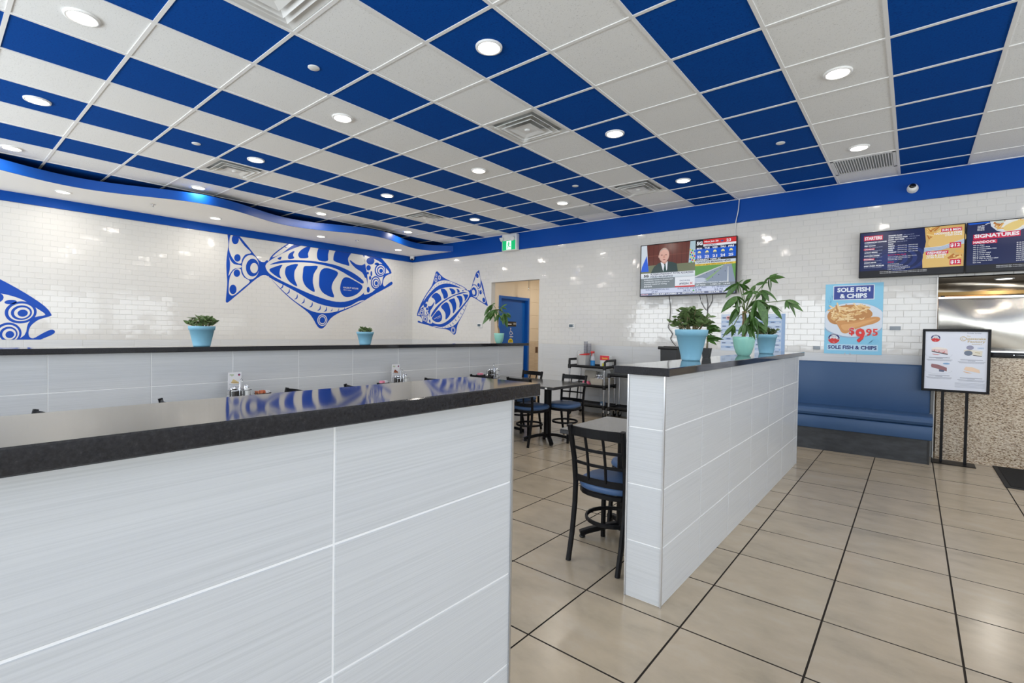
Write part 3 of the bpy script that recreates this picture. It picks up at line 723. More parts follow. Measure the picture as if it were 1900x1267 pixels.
[2,0,1,[[5.482,3.571],[5.49,3.553],[5.503,3.54],[5.519,3.531],[5.536,3.529],[5.554,3.532],[5.569,3.542],[5.581,3.557],[5.589,3.575],[5.591,3.594],[5.588,3.614],[5.58,3.631],[5.567,3.645],[5.551,3.654],[5.534,3.656],[5.516,3.652],[5.501,3.642],[5.489,3.628],[5.481,3.61],[5.479,3.59]]],
[3,1,1,[[5.494,3.576],[5.501,3.562],[5.511,3.552],[5.523,3.545],[5.536,3.543],[5.549,3.546],[5.561,3.554],[5.571,3.565],[5.577,3.579],[5.578,3.594],[5.576,3.609],[5.569,3.622],[5.56,3.633],[5.547,3.639],[5.534,3.641],[5.521,3.638],[5.509,3.631],[5.499,3.62],[5.494,3.606],[5.492,3.591]]],
[4,0,1,[[5.508,3.581],[5.512,3.571],[5.519,3.563],[5.528,3.558],[5.537,3.556],[5.546,3.558],[5.554,3.563],[5.56,3.571],[5.563,3.581],[5.564,3.592],[5.562,3.603],[5.558,3.614],[5.551,3.622],[5.542,3.627],[5.533,3.629],[5.524,3.627],[5.516,3.622],[5.51,3.614],[5.507,3.604],[5.506,3.592]]],
[1,1,1,[[5.266,3.577],[5.277,3.554],[5.293,3.535],[5.314,3.523],[5.336,3.52],[5.358,3.524],[5.377,3.537],[5.392,3.556],[5.402,3.58],[5.404,3.606],[5.4,3.632],[5.389,3.656],[5.372,3.674],[5.352,3.686],[5.329,3.689],[5.307,3.685],[5.288,3.672],[5.273,3.653],[5.264,3.629],[5.261,3.603]]],
[2,0,1,[[5.28,3.583],[5.289,3.565],[5.302,3.55],[5.318,3.541],[5.335,3.538],[5.352,3.542],[5.367,3.552],[5.379,3.567],[5.386,3.585],[5.388,3.606],[5.385,3.626],[5.376,3.644],[5.363,3.659],[5.347,3.668],[5.33,3.671],[5.313,3.667],[5.298,3.657],[5.286,3.642],[5.279,3.624],[5.277,3.603]]],
[3,1,1,[[5.292,3.588],[5.299,3.574],[5.309,3.563],[5.321,3.556],[5.334,3.554],[5.348,3.556],[5.359,3.564],[5.368,3.575],[5.374,3.59],[5.375,3.605],[5.373,3.621],[5.366,3.635],[5.356,3.646],[5.344,3.653],[5.331,3.655],[5.317,3.653],[5.306,3.645],[5.297,3.634],[5.291,3.619],[5.29,3.604]]],
[4,0,1,[[5.306,3.593],[5.311,3.583],[5.317,3.574],[5.326,3.569],[5.335,3.567],[5.344,3.568],[5.352,3.574],[5.357,3.582],[5.361,3.592],[5.361,3.604],[5.359,3.616],[5.354,3.626],[5.348,3.635],[5.339,3.64],[5.33,3.642],[5.321,3.641],[5.313,3.635],[5.308,3.627],[5.304,3.617],[5.304,3.605]]],
[2,0,1,[[4.173,2.578],[4.32,2.656],[4.51,2.706],[4.84,2.741],[5.188,2.75],[5.557,2.721],[5.895,2.623],[6.112,2.514],[6.196,2.438],[6.147,2.402],[5.95,2.482],[5.558,2.645],[5.188,2.701],[4.84,2.704],[4.51,2.658],[4.279,2.605]]],
[2,0,1,[[4.168,2.483],[4.259,2.545],[4.409,2.604],[4.373,2.526],[4.359,2.42],[4.389,2.339],[4.26,2.4]]],
[2,0,1,[[4.468,2.516],[4.515,2.595],[4.717,2.657],[4.652,2.514],[4.649,2.364],[4.705,2.219],[4.556,2.291],[4.473,2.411]]],
[2,0,1,[[4.819,2.51],[4.841,2.621],[4.954,2.645],[5.129,2.659],[5.041,2.49],[5.027,2.311],[5.063,2.137],[4.889,2.223],[4.815,2.358]]],
[2,0,1,[[5.156,2.367],[5.178,2.548],[5.273,2.637],[5.433,2.632],[5.579,2.567],[5.465,2.373],[5.436,2.233],[5.488,2.054],[5.266,2.118],[5.169,2.234]]],
[2,0,1,[[5.662,2.413],[5.726,2.489],[5.817,2.498],[5.977,2.442],[6.161,2.351],[6.115,2.239],[5.98,2.134],[5.795,2.079],[5.678,2.124],[5.625,2.248]]],
[1,1,1,[[6.212,3.014],[6.359,2.989],[6.503,2.963],[6.65,2.902],[6.786,2.792],[6.863,2.712],[6.757,2.676],[6.69,2.582],[6.656,2.429],[6.51,2.313],[6.368,2.209],[6.199,2.168],[6.267,2.323],[6.291,2.495],[6.263,2.686],[6.214,2.85]]],
[2,0,1,[[6.777,2.754],[6.77,2.706],[6.749,2.662],[6.715,2.626],[6.672,2.6],[6.624,2.588],[6.577,2.591],[6.534,2.608],[6.5,2.637],[6.479,2.676],[6.471,2.721],[6.477,2.767],[6.498,2.81],[6.531,2.847],[6.573,2.873],[6.621,2.886],[6.668,2.884],[6.712,2.868],[6.746,2.839],[6.769,2.799]]],
[3,1,1,[[6.749,2.751],[6.744,2.713],[6.726,2.678],[6.699,2.648],[6.665,2.628],[6.627,2.618],[6.589,2.62],[6.555,2.634],[6.528,2.657],[6.51,2.688],[6.504,2.724],[6.509,2.761],[6.526,2.796],[6.552,2.825],[6.586,2.846],[6.624,2.856],[6.662,2.855],[6.697,2.842],[6.725,2.819],[6.743,2.787]]],
[4,0,1,[[6.73,2.744],[6.726,2.712],[6.712,2.683],[6.689,2.659],[6.661,2.642],[6.63,2.634],[6.598,2.636],[6.57,2.647],[6.548,2.666],[6.533,2.692],[6.528,2.722],[6.532,2.753],[6.546,2.781],[6.568,2.805],[6.596,2.823],[6.627,2.831],[6.659,2.83],[6.687,2.819],[6.71,2.8],[6.725,2.774]]],
[5,1,1,[[6.712,2.739],[6.708,2.716],[6.697,2.694],[6.68,2.675],[6.659,2.662],[6.635,2.656],[6.611,2.658],[6.59,2.666],[6.573,2.681],[6.562,2.7],[6.558,2.723],[6.561,2.746],[6.572,2.768],[6.589,2.786],[6.61,2.799],[6.633,2.805],[6.657,2.804],[6.679,2.796],[6.696,2.781],[6.707,2.762]]],
[6,0,1,[[6.69,2.732],[6.687,2.717],[6.681,2.703],[6.67,2.691],[6.656,2.683],[6.641,2.679],[6.626,2.68],[6.612,2.685],[6.601,2.694],[6.594,2.707],[6.591,2.721],[6.593,2.736],[6.6,2.75],[6.611,2.762],[6.625,2.77],[6.64,2.774],[6.655,2.774],[6.669,2.768],[6.68,2.759],[6.687,2.746]]],
[2,0,1,[[6.629,2.459],[6.623,2.413],[6.605,2.369],[6.577,2.334],[6.541,2.31],[6.502,2.3],[6.462,2.304],[6.427,2.322],[6.399,2.353],[6.38,2.392],[6.374,2.437],[6.379,2.482],[6.396,2.525],[6.424,2.56],[6.459,2.584],[6.498,2.596],[6.538,2.592],[6.574,2.575],[6.603,2.544],[6.622,2.505]]],
[3,1,1,[[6.606,2.457],[6.601,2.42],[6.587,2.385],[6.564,2.357],[6.536,2.338],[6.504,2.33],[6.473,2.333],[6.444,2.348],[6.422,2.372],[6.407,2.403],[6.401,2.439],[6.406,2.476],[6.42,2.51],[6.442,2.538],[6.47,2.557],[6.501,2.566],[6.533,2.564],[6.562,2.549],[6.585,2.525],[6.6,2.493]]],
[4,0,1,[[6.591,2.451],[6.587,2.42],[6.575,2.392],[6.557,2.369],[6.533,2.353],[6.507,2.346],[6.481,2.348],[6.457,2.36],[6.439,2.38],[6.426,2.406],[6.422,2.436],[6.426,2.466],[6.437,2.495],[6.456,2.518],[6.479,2.534],[6.505,2.541],[6.531,2.539],[6.555,2.527],[6.574,2.507],[6.586,2.481]]],
[5,1,1,[[6.576,2.447],[6.573,2.424],[6.564,2.402],[6.55,2.385],[6.532,2.373],[6.513,2.367],[6.493,2.369],[6.475,2.378],[6.461,2.394],[6.451,2.413],[6.448,2.436],[6.451,2.459],[6.46,2.48],[6.474,2.498],[6.491,2.51],[6.511,2.515],[6.531,2.514],[6.549,2.505],[6.563,2.49],[6.572,2.47]]],
[6,0,1,[[6.559,2.441],[6.557,2.426],[6.551,2.412],[6.542,2.401],[6.531,2.393],[6.518,2.39],[6.505,2.391],[6.494,2.397],[6.485,2.406],[6.479,2.419],[6.477,2.433],[6.479,2.448],[6.484,2.462],[6.493,2.473],[6.504,2.481],[6.517,2.484],[6.53,2.483],[6.541,2.477],[6.55,2.468],[6.556,2.455]]],
[2,0,1,[[6.462,2.929],[6.449,2.888],[6.412,2.854],[6.36,2.838],[6.309,2.842],[6.272,2.866],[6.258,2.903],[6.271,2.944],[6.308,2.977],[6.359,2.994],[6.41,2.99],[6.448,2.966]]],
[2,0,1,[[6.37,2.766],[6.362,2.736],[6.342,2.712],[6.314,2.701],[6.285,2.706],[6.265,2.725],[6.257,2.753],[6.264,2.783],[6.284,2.807],[6.312,2.818],[6.341,2.813],[6.362,2.794]]],
[2,0,1,[[6.323,2.644],[6.319,2.629],[6.309,2.617],[6.295,2.612],[6.281,2.614],[6.27,2.624],[6.266,2.638],[6.27,2.653],[6.28,2.665],[6.294,2.67],[6.308,2.668],[6.319,2.658]]],
[2,0,1,[[6.408,2.641],[6.406,2.611],[6.397,2.589],[6.386,2.58],[6.375,2.586],[6.366,2.607],[6.363,2.636],[6.365,2.665],[6.373,2.688],[6.385,2.697],[6.396,2.69],[6.405,2.67]]],
[2,0,1,[[6.384,2.545],[6.38,2.523],[6.37,2.506],[6.356,2.499],[6.341,2.503],[6.331,2.518],[6.327,2.54],[6.33,2.562],[6.341,2.579],[6.355,2.586],[6.369,2.582],[6.38,2.567]]],
[2,0,1,[[6.35,2.281],[6.345,2.249],[6.33,2.224],[6.311,2.215],[6.291,2.222],[6.276,2.244],[6.271,2.275],[6.276,2.307],[6.29,2.331],[6.309,2.341],[6.329,2.334],[6.344,2.312]]],
[2,0,1,[[6.585,2.877],[6.578,2.861],[6.556,2.848],[6.527,2.84],[6.498,2.841],[6.477,2.849],[6.469,2.863],[6.477,2.879],[6.498,2.892],[6.527,2.899],[6.556,2.899],[6.577,2.891]]],
[1,1,1,[[5.343,1.58],[5.338,1.543],[5.323,1.51],[5.299,1.483],[5.269,1.466],[5.235,1.459],[5.202,1.464],[5.172,1.48],[5.148,1.506],[5.132,1.538],[5.127,1.573],[5.132,1.609],[5.147,1.642],[5.17,1.669],[5.2,1.686],[5.233,1.693],[5.267,1.689],[5.297,1.673],[5.322,1.648],[5.338,1.616]]],
[2,0,1,[[5.326,1.579],[5.322,1.548],[5.309,1.52],[5.289,1.498],[5.263,1.483],[5.235,1.478],[5.207,1.482],[5.182,1.496],[5.161,1.517],[5.148,1.544],[5.144,1.574],[5.148,1.604],[5.16,1.632],[5.18,1.654],[5.205,1.669],[5.233,1.675],[5.262,1.671],[5.287,1.658],[5.308,1.637],[5.321,1.61]]],
[3,1,1,[[5.311,1.579],[5.307,1.553],[5.296,1.53],[5.28,1.511],[5.258,1.499],[5.235,1.494],[5.211,1.498],[5.19,1.509],[5.174,1.527],[5.163,1.549],[5.159,1.574],[5.162,1.599],[5.173,1.623],[5.189,1.641],[5.21,1.653],[5.233,1.658],[5.257,1.655],[5.278,1.644],[5.295,1.627],[5.307,1.604]]],
[4,0,1,[[5.294,1.578],[5.291,1.558],[5.283,1.54],[5.27,1.525],[5.253,1.516],[5.235,1.512],[5.216,1.515],[5.2,1.523],[5.186,1.537],[5.178,1.555],[5.175,1.575],[5.178,1.595],[5.186,1.613],[5.199,1.627],[5.215,1.637],[5.234,1.641],[5.252,1.638],[5.269,1.63],[5.282,1.616],[5.291,1.598]]]]
TXT = [(5.70, 2.262, .36, .036, 'HALIBUT HOUSE'), (5.705, 2.215, .19, .027, 'fish & chips')]
def fish(name, label, T, o, u, zlo=None, zhi=None):
    pc = Pic(o, u, (0, 0, 1), .0005)
    A = T((0, 0)); B = T((1, 0)); Cc = T((0, 1))
    flip = (B[0] - A[0]) * (Cc[1] - A[1]) - (B[1] - A[1]) * (Cc[0] - A[0]) < 0
    for lay, col, smooth, pts in FISH:
        pc.poly([T(q) for q in catmull(pts, 3)], M_DWHITE if col else M_DBLUE, 2 + lay)
    s = math.hypot(B[0] - A[0], B[1] - A[1])
    ang = math.atan2(B[1] - A[1], (B[0] - A[0])) if not flip else math.atan2(-(B[1] - A[1]), -(B[0] - A[0]))
    for x, y, w, hh, tx in TXT:
        vs, fs, tw, th = text_geo(tx, .02)
        cx, cy = T((x + w / 2, y + hh / 2)); ca, sa = math.cos(ang), math.sin(ang)
        out = []
        for a, b in vs:
            p, q = (a / tw - .5) * w * s, (b / th - .5) * hh * s
            out.append(pc.P(cx + p * ca - q * sa, cy + p * sa + q * ca, 5))
        pc.mb.add(out, fs, pc.mi(M_DWHITE))
    me = pc.mb.mesh(name, pc.mats)
    if zlo is not None or zhi is not None:
        bm = bmesh.new(); bm.from_mesh(me)
        for z, nz in ((zlo, -1), (zhi, 1)):
            if z is not None: bmesh.ops.bisect_plane(bm, geom=bm.verts[:] + bm.edges[:] + bm.faces[:], plane_co=(0, 0, z), plane_no=(0, 0, nz), clear_outer=True)
        bm.to_mesh(me); bm.free()
    tag(link(name, me), label, 'wall mural', 'blue fish murals')
fish('fish_mural', 'large blue fish mural facing right on the left wall, cut off by the blue band', lambda q: (q[0], q[1]), (XL, 0, 0), (0, 1, 0), 1.2, 3.02)
fish('fish_mural', 'blue fish head mural at the left picture edge, cut off by the grey wainscot', lambda q: (q[0] - 5.738, q[1] - 1.182), (XL, 0, 0), (0, 1, 0), 1.187, 3.02)
def t3(q, ca=math.cos(math.radians(18.8)), sa=math.sin(math.radians(18.8))):
    a, b = -(q[0] - 3.839) * .6305, (q[1] - 2.495) * .6305
    return -7.24 + a * ca - b * sa, 2.248 + a * sa + b * ca
fish('fish_mural', 'smaller whole blue fish mural facing left on the back wall, beside the corridor doorway', t3, (0, YW, 0), (1, 0, 0), None, None)

# ------------------------------------------------------------------ service counter and kitchen pass
t = thing('service_counter', 'speckled brown granite counter front with black edge below the stainless kitchen pass', 'counter', (3, 7.6, 0))
tm = Matrix.Translation((-3, -7.6, 0))
def P_(mb, n_, m, par=None, M=None):
    M = M or tm
    mb.v = [tuple(M @ Vector(q)) for q in mb.v]
    return mb.build(n_, m, par)
P_(MB().box(.222, 2.0, 7.515, 7.60, 0, 1.19), 'granite_panel', M_GRANITE, t)
P_(MB().box(2.003, XR - .01, 7.515, 7.60, 0, 1.19), 'granite_panel', M_GRANITE, t)
P_(MB().rbox(.21, XR - .01, 7.495, 7.62, 1.19, 1.247, .006), 'counter_edge', M_STONE, t)
for x in (.62, .84, 1.2): P_(MB().lathe([(.007, 0), (.005, -.004)], 10, M=Matrix.Translation((x, 7.494, 1.222)) @ Matrix.Rotation(-PI / 2, 4, 'X')), 'screw_cap', M_CHROME, t)
t = thing('stainless_shield', 'large bowed stainless sheet standing on the counter under the kitchen opening', 'steel panel', (3, 7.64, 1.247))
mb = MB(); vs = []; fs = []
NX, NZ = 60, 14
for i in range(NX + 1):
    for k in range(NZ + 1):
        x = .215 + i * 5.2 / NX; v = k / NZ; z = 1.25 + v * .61
        y = 7.625 - .035 * math.sin(PI * v) * (.6 + .4 * math.sin(x * 2.1)) + .012 * math.sin(x * 5.3 + v * 4)
        vs.append((x, y, z))
for i in range(NX):
    for k in range(NZ): a = i * (NZ + 1) + k; fs.append((a, a + NZ + 1, a + NZ + 2, a + 1))
mb.add(vs, fs, 0, True)
P_(mb, 'sheet', M_STEEL, t, Matrix.Translation((-3, -7.64, -1.247)))
P_(MB().box(.215, 5.4, 7.60, 7.645, 1.855, 1.875), 'top_lip', M_CHROME, t, Matrix.Translation((-3, -7.64, -1.247)))
P_(MB().box(.215, 5.4, 7.58, 7.645, 1.248, 1.262), 'bottom_lip', M_CHROME, t, Matrix.Translation((-3, -7.64, -1.247)))
t = thing('kitchen_hood', 'stainless hood with gold lip behind the kitchen pass, above the bowed sheet', 'hood', (3, 8.5, 2.0))
im = Matrix.Translation((-3, -8.5, -2.0))
mb = MB(); vs = []; fs = []
for i in range(61):
    for k in range(5):
        x = .21 + i * 5.2 / 60; z = 1.985 + k * .135 / 4
        y = 8.44 + .02 * math.sin(x * 9) * (1 if x < .9 else .3) + .015 * math.sin(x * 3 + k)
        vs.append((x, y, z))
for i in range(60):
    for k in range(4): a = i * 5 + k; fs.append((a, a + 5, a + 6, a + 1))
P_(mb.add(vs, fs, 0, True), 'hood_panel', M_STEELB, t, im)
P_(MB().box(.21, 5.4, 8.40, 8.47, 1.945, 1.988), 'hood_lip', M_BRASS, t, im)
P_(MB().box(.26, .30, 8.42, 8.45, 1.90, 1.945), 'hook', M_BLACK, t, im)
wk = struct('wall_kitchen', MB().box(.08, .203, YW + .12, 9.2, 0, 2.2).box(.08, XR, 9.2, 9.3, 0, 2.2), M_STEELB)
struct('ceiling_kitchen', MB().box(.08, XR, YW + .0022, 9.3, 2.103, 2.25), M_LINTEL)
downlight(.80, 8.05, 2.102, 'recessed downlight in the beige underside above the kitchen pass', None, .95)
area('heat_lamp', (.6, 8.6, 1.94), (PI / 2, 0, 0), .6, .05, 1.2, (1, .5, .15))

# ------------------------------------------------------------------ waiting bench
t = thing('waiting_bench', 'long blue vinyl waiting bench with high back against the white tiled wall', 'bench', (-.4, 7.28, 0))
im = Matrix.Translation((.4, -7.28, 0))
bx0, bx1 = -1.62, .165
P_(MB().rbox(bx0, bx1, 7.40, 7.535, .46, 1.075, .018), 'backrest', M_BENCH, t, im)
P_(MB().rbox(bx0, bx1 + .005, 7.365, 7.41, .44, 1.0, .02), 'back_cushion', M_BENCH, t, im) if False else None
mb = MB()
prof = [(7.40, .425), (7.02, .425), (6.995, .440), (6.982, .468), (6.985, .500), (7.005, .522), (7.05, .530), (7.40, .520)]
n = len(prof)
vs = [(bx0, y, z) for y, z in prof] + [(bx1 + .02, y, z) for y, z in prof]
mb.add(vs, [(k, k + n, (k + 1) % n + n, (k + 1) % n) for k in range(n)], 0, True); mb.add(vs, [tuple(range(n)), tuple(reversed(range(n, 2 * n)))])
P_(mb, 'seat_cushion', M_BENCH, t, im).data.polygons.foreach_set('use_smooth', [False] * 10)
P_(MB().rbox(bx0, bx1 + .018, 7.0, 7.40, .272, .424, .010), 'seat_box', M_BENCH, t, im)
P_(MB().box(bx0, bx1 - .018, 7.055, 7.53, 0, .272), 'plinth', M_BASE, t, im)
P_(MB().box(bx1 - .018, bx1, 7.05, 7.535, 0, .272), 'end_panel', M_PLAST, t, im)
P_(MB().box(bx1, bx1 + .006, 7.42, 7.53, .53, 1.06), 'end_strip', M_PLAST, t, im)

# ------------------------------------------------------------------ chairs
def make_chair(label):
    t = thing('dining_chair', label, 'chair', (0, 0, 0), 0)
    # cushion: rounded, wider at the front
    def outline(s, z, dx=0):
        pts = []
        for k in range(28):
            a = 2 * PI * k / 28; ca, sa = math.cos(a), math.sin(a)
            rr = 1 / (abs(ca) ** 2.9 + abs(sa) ** 2.9) ** (1 / 2.9)
            pts.append((.205 * s * rr * ca * (1 + .07 * rr * sa), .205 * s * rr * sa - .005, z))
        return pts
    mb = MB(); vs = []; fs = []
    lv = [(.93, .428), (1.0, .437), (1.015, .455), (.985, .472), (.86, .483), (.5, .489)]
    for s, z in lv: vs += outline(s, z)
    for i in range(len(lv) - 1):
        for k in range(28): fs.append((i * 28 + k, i * 28 + (k + 1) % 28, (i + 1) * 28 + (k + 1) % 28, (i + 1) * 28 + k))
    fs.append(tuple(range(5 * 28, 6 * 28))); fs.append(tuple(reversed(range(28))))
    mb.add(vs, fs, 0, True).build('seat', M_VINYL, t)
    MB().bar([(x, y, .412) for x, y, _ in outline(.95, 0)], .020, .030, closed=True, upv=(0, 0, 1)).build('seat_frame', M_BLACK, t)
    for s in (-1, 1):
        MB().bar([(s * .165, -.275, 0), (s * .166, -.235, .16), (s * .168, -.205, .34), (s * .168, -.200, .47), (s * .172, -.215, .62), (s * .177, -.264, .830)], .030, .026, upv=(1, 0, 0)).build('leg', M_BLACK, t)
        MB().bar([(s * .178, .180, 0), (s * .160, .150, .405)], .028, .028, upv=(1, 0, 0)).build('leg', M_BLACK, t)
    def arc(y0, y1, bow, z, x=.168, n=9):
        return [(x * (2 * k / (n - 1) - 1), y0 - bow * (1 - (2 * k / (n - 1) - 1) ** 2), z) for k in range(n)]
    MB().bar(arc(-.252, 0, .035, .797, .175), .014, .056, upv=(0, 0, 1)).build('top_rail', M_BLACK, t)
    MB().bar(arc(-.202, 0, .030, .500, .169), .014, .040, upv=(0, 0, 1)).build('lower_rail', M_BLACK, t)
    for z, y, x in ((.600, -.212, .171), (.690, -.229, .173)):
        MB().bar(arc(y, 0, .032, z, x), .011, .018, upv=(0, 0, 1)).build('slat', M_BLACK, t)
    for s in (-1, 1): MB().bar([(s * .058, -.231, .505), (s * .058, -.244, .62), (s * .058, -.261, .70), (s * .059, -.283, .78)], .018, .012, upv=(1, 0, 0)).build('slat', M_BLACK, t)
    MB().bar([(.162 * math.cos(2 * PI * k / 24), .165 * math.sin(2 * PI * k / 24) - .03, .235) for k in range(24)], .016, .024, closed=True, upv=(0, 0, 1)).build('foot_ring', M_BLACK, t)
    return t
chair0 = make_chair('black metal lattice back chair with blue seat, nearest the camera at the small table')
chair0.location = (-1.434, 2.795, 0)
chair0['group'] = 'lattice back dining chairs'
G = 'lattice back dining chairs'
for x, y, rz, lb in (
    (-1.49, 3.34, PI, 'blue seated black chair across the small table, mostly hidden behind the half wall'),
    (-3.72, 4.93, 0, 'black lattice chair at the aisle end of the dark table, back toward the camera'),
    (-4.29, 4.86, .04, 'black lattice chair pushed under the near side of the dark table, by the condiments'),
    (-4.30, 5.44, PI - .06, 'black lattice chair on the far side of the dark table, before the blue door'),
    (-3.51, 5.36, PI + .02, 'black lattice chair on the far side of the dark table, nearest the cart'),
    (-4.30, 3.58, PI, 'chair showing one black post top, fifth from the left above the near ledge'),
    (-4.32, 3.05, 0, 'chair showing one black post top, fourth from the left above the near ledge'),
    (-4.40, 1.96, PI, 'chair showing one black post top, third from the left above the near ledge'),
    (-4.34, 1.46, 0, 'chair showing one black post top, second from the left above the near ledge'),
    (-4.29, .23, PI, 'chair showing one black post top, leftmost above the near ledge')):
    dup(chair0, (x, y, 0), rz, lb, G)

# ------------------------------------------------------------------ tables
def pedestal(t, x, y, rz=0):
    m = Matrix.Translation((x, y, 0)) @ Matrix.Rotation(rz, 4, 'Z')
    MB().lathe([(.047, .05), (.047, .70)], 20, M=m).build('column', M_BLACK, t)
    for k in range(4):
        a = rz + PI / 4 + k * PI / 2; c, s_ = math.cos(a), math.sin(a)
        MB().bar([(x + c * r, y + s_ * r, z) for r, z in ((.02, .085), (.12, .075), (.24, .048), (.30, .030))], .050, .034, upv=(0, 0, 1)).build('foot', M_BLACK, t)
        MB().lathe([(.016, 0), (.020, .004), (.020, .014), (.008, .016)], 10, M=Matrix.Translation((x + c * .285, y + s_ * .285, 0))).build('glide', M_PLAST, t)
    MB().box(x - .16, x + .16, y - .02, y + .02, .695, .712).box(x - .02, x + .02, y - .16, y + .16, .695, .711).build('top_bracket', M_BLACK, t)
def table(label, x, y, w, d, peds):
    t = thing('dining_table', label, 'table', (x, y, 0), 0, 'dark dining tables')
    MB().rbox(-w / 2, w / 2, -d / 2, d / 2, .738, .745, .002, seg=1).build('tabletop', M_TABLE, t)
    MB().rbox(-w / 2, w / 2, -d / 2, d / 2, .712, .7375, .004, seg=1).build('edge_band', M_TEDGE, t)
    for p in peds: pedestal(t, p, 0)
    return t
table('small square grey topped table at the end of the tiled half wall', -1.51, 3.07, .63, .66, (0,))
ta = table('long dark topped table ringed by black chairs, beside the utility cart', -3.985, 5.13, 1.46, .78, (-.38, .38))
MB().box(.61, .64, -.3915, -.3905, .716, .736).build('number_sticker', M_WHITEP, ta)
table('table hidden behind the near ledge, holding the middle dessert card', -3.985, 3.32, 1.46, .72, (-.38, .38))
table('table hidden behind the near ledge, holding the dessert card on the left', -3.985, 1.71, 1.46, .72, (-.38, .38))
table('table hidden behind the near ledge, by the leftmost chair post', -3.985, -.05, 1.46, .72, (-.38, .38))

# condiments on the three tables
K_CARD, K_CAKE, K_CRUST, K_GREEN, K_NAVY, K_REDP = mat('card_white', (.80, .79, .80), .5), mat('print_cake', (.72, .56, .28), .6), mat('print_crust', (.45, .27, .10), .6), mat('print_green', (.35, .45, .20), .6), mat('print_navy', (.015, .03, .16), .5), mat('print_red', (.70, .04, .06), .5)
K_PLATE, K_CHOC, K_SHAD = mat('print_plate', (.50, .53, .56), .6), mat('print_chocolate', (.28, .06, .03), .6), mat('print_grey', (.40, .41, .44), .6)
M_PEPPER, M_SALT = mat('pepper_fill', (.03, .025, .02), .4), mat('salt_fill', (.70, .70, .68), .5)
PINKP, ORGP = mat('pink_packet', (.80, .28, .38), .7), mat('orange_packet', (.75, .25, .12), .7)
def condiments(y, cake, packet, card, side, zt=.745):
    x = -4.60
    if card:
        t = thing('dessert_card', card, 'menu card', (x - .03, y, zt), 0, 'dessert cards on the tables')
        MB().box(-.004, 0, -.055, .055, 0, .25).build('card', K_CARD, t)
        pc = Pic((.0005, -.055, 0), (0, 1, 0), (0, 0, 1))
        pc.ell(.055, .148, .046, .012, K_PLATE, 1); pc.ell(.055, .151, .042, .009, K_CARD, 2)
        pc.poly([(.022, .158), (.040, .190), (.048, .188), (.088, .160), (.086, .150), (.040, .152)], cake, 3)
        pc.line([(.023, .160), (.050, .163), (.087, .152)], .004, K_CRUST, 4)
        pc.line([(.012, .230), (.048, .228)], .007, K_GREEN, 2); pc.line([(.024, .220), (.040, .219)], .004, K_GREEN, 2)
        pc.ell(.090, .227, .010, .010, K_NAVY, 2, 14); pc.ell(.090, .225, .006, .005, K_REDP, 3, 12)
        for zz in (.125, .113, .104): pc.line([(.02, zz), (.09, zz)], .003, K_SHAD, 1)
        pc.build('print', t)
    t = thing('condiment_rack', 'chrome condiment rack with shakers ' + side, 'condiment rack', (x + .05, y + .01, zt), 0, 'condiment racks')
    MB().rbox(-.05, .05, -.085, .085, 0, .008, .003).build('tray', M_CHROME, t)
    for z in (.05, .10): MB().tube([(-.048, -.083, z), (.048, -.083, z), (.048, .083, z), (-.048, .083, z)], .003, 6, closed=True).build('rail', M_CHROME, t)
    for a, b in ((-1, -1), (1, -1), (1, 1), (-1, 1)): MB().tube([(a * .048, b * .083, .004), (a * .048, b * .083, .10)], .003, 6).build('upright', M_CHROME, t)
    MB().tube([(0, 0, .006), (0, 0, .185), (0, .012, .200), (0, .024, .185), (0, .020, .172)], .004, 6).build('handle', M_CHROME, t)
    for dx, dy, m_, hh in ((-.022, -.055, M_PEPPER, .105), (.022, -.052, M_PEPPER, .115), (-.02, .004, M_PEPPER, .10), (.024, .052, M_SALT, .12), (-.02, .056, M_CHROME, .12)):
        s_ = MB().lathe([(.017, .008), (.019, .02), (.019, hh * .8), (.014, hh)], 14, M=Matrix.Translation((dx, dy, 0))).build('shaker', m_, t)
        MB().lathe([(.015, hh), (.016, hh + .012), (.008, hh + .020)], 14, M=Matrix.Translation((dx, dy, 0))).build('cap', M_CHROME, s_)
    yy = y + (.22 if card and 'left' in card else -.21)
    t = thing('sugar_caddy', 'black caddy of sweetener packets ' + side, 'sugar caddy', (x + .02, yy, zt), 0, 'sugar caddies')
    MB().add([(-.03, -.045, 0), (.03, -.045, 0), (.03, .045, 0), (-.03, .045, 0), (-.04, -.06, .055), (.04, -.06, .055), (.04, .06, .055), (-.04, .06, .055)], [(3, 2, 1, 0), (0, 1, 5, 4), (1, 2, 6, 5), (2, 3, 7, 6), (3, 0, 4, 7)]).build('tub', M_PLAST, t)
    for k in range(9):
        m = Matrix.Translation((random.uniform(-.015, .015), -.045 + k * .010, .012)) @ Matrix.Rotation(random.uniform(-.25, .25), 4, 'X') @ Matrix.Rotation(random.uniform(-.2, .2), 4, 'Z')
        MB().rbox(-.025, .025, -.003, .003, 0, .066, .001, M=m, seg=1).build('packet', packet if k < 6 else K_CARD, t)
condiments(1.78, K_CAKE, ORGP, 'upright white card with a pale cake slice, dessert card on the left', 'beside the pale cake card')
condiments(3.52, K_CHOC, PINKP, 'upright white card with a dark red cake slice, the middle dessert card', 'beside the dark red cake card')
condiments(5.12, K_CHOC, PINKP, None, 'on the dark table with the visible top')

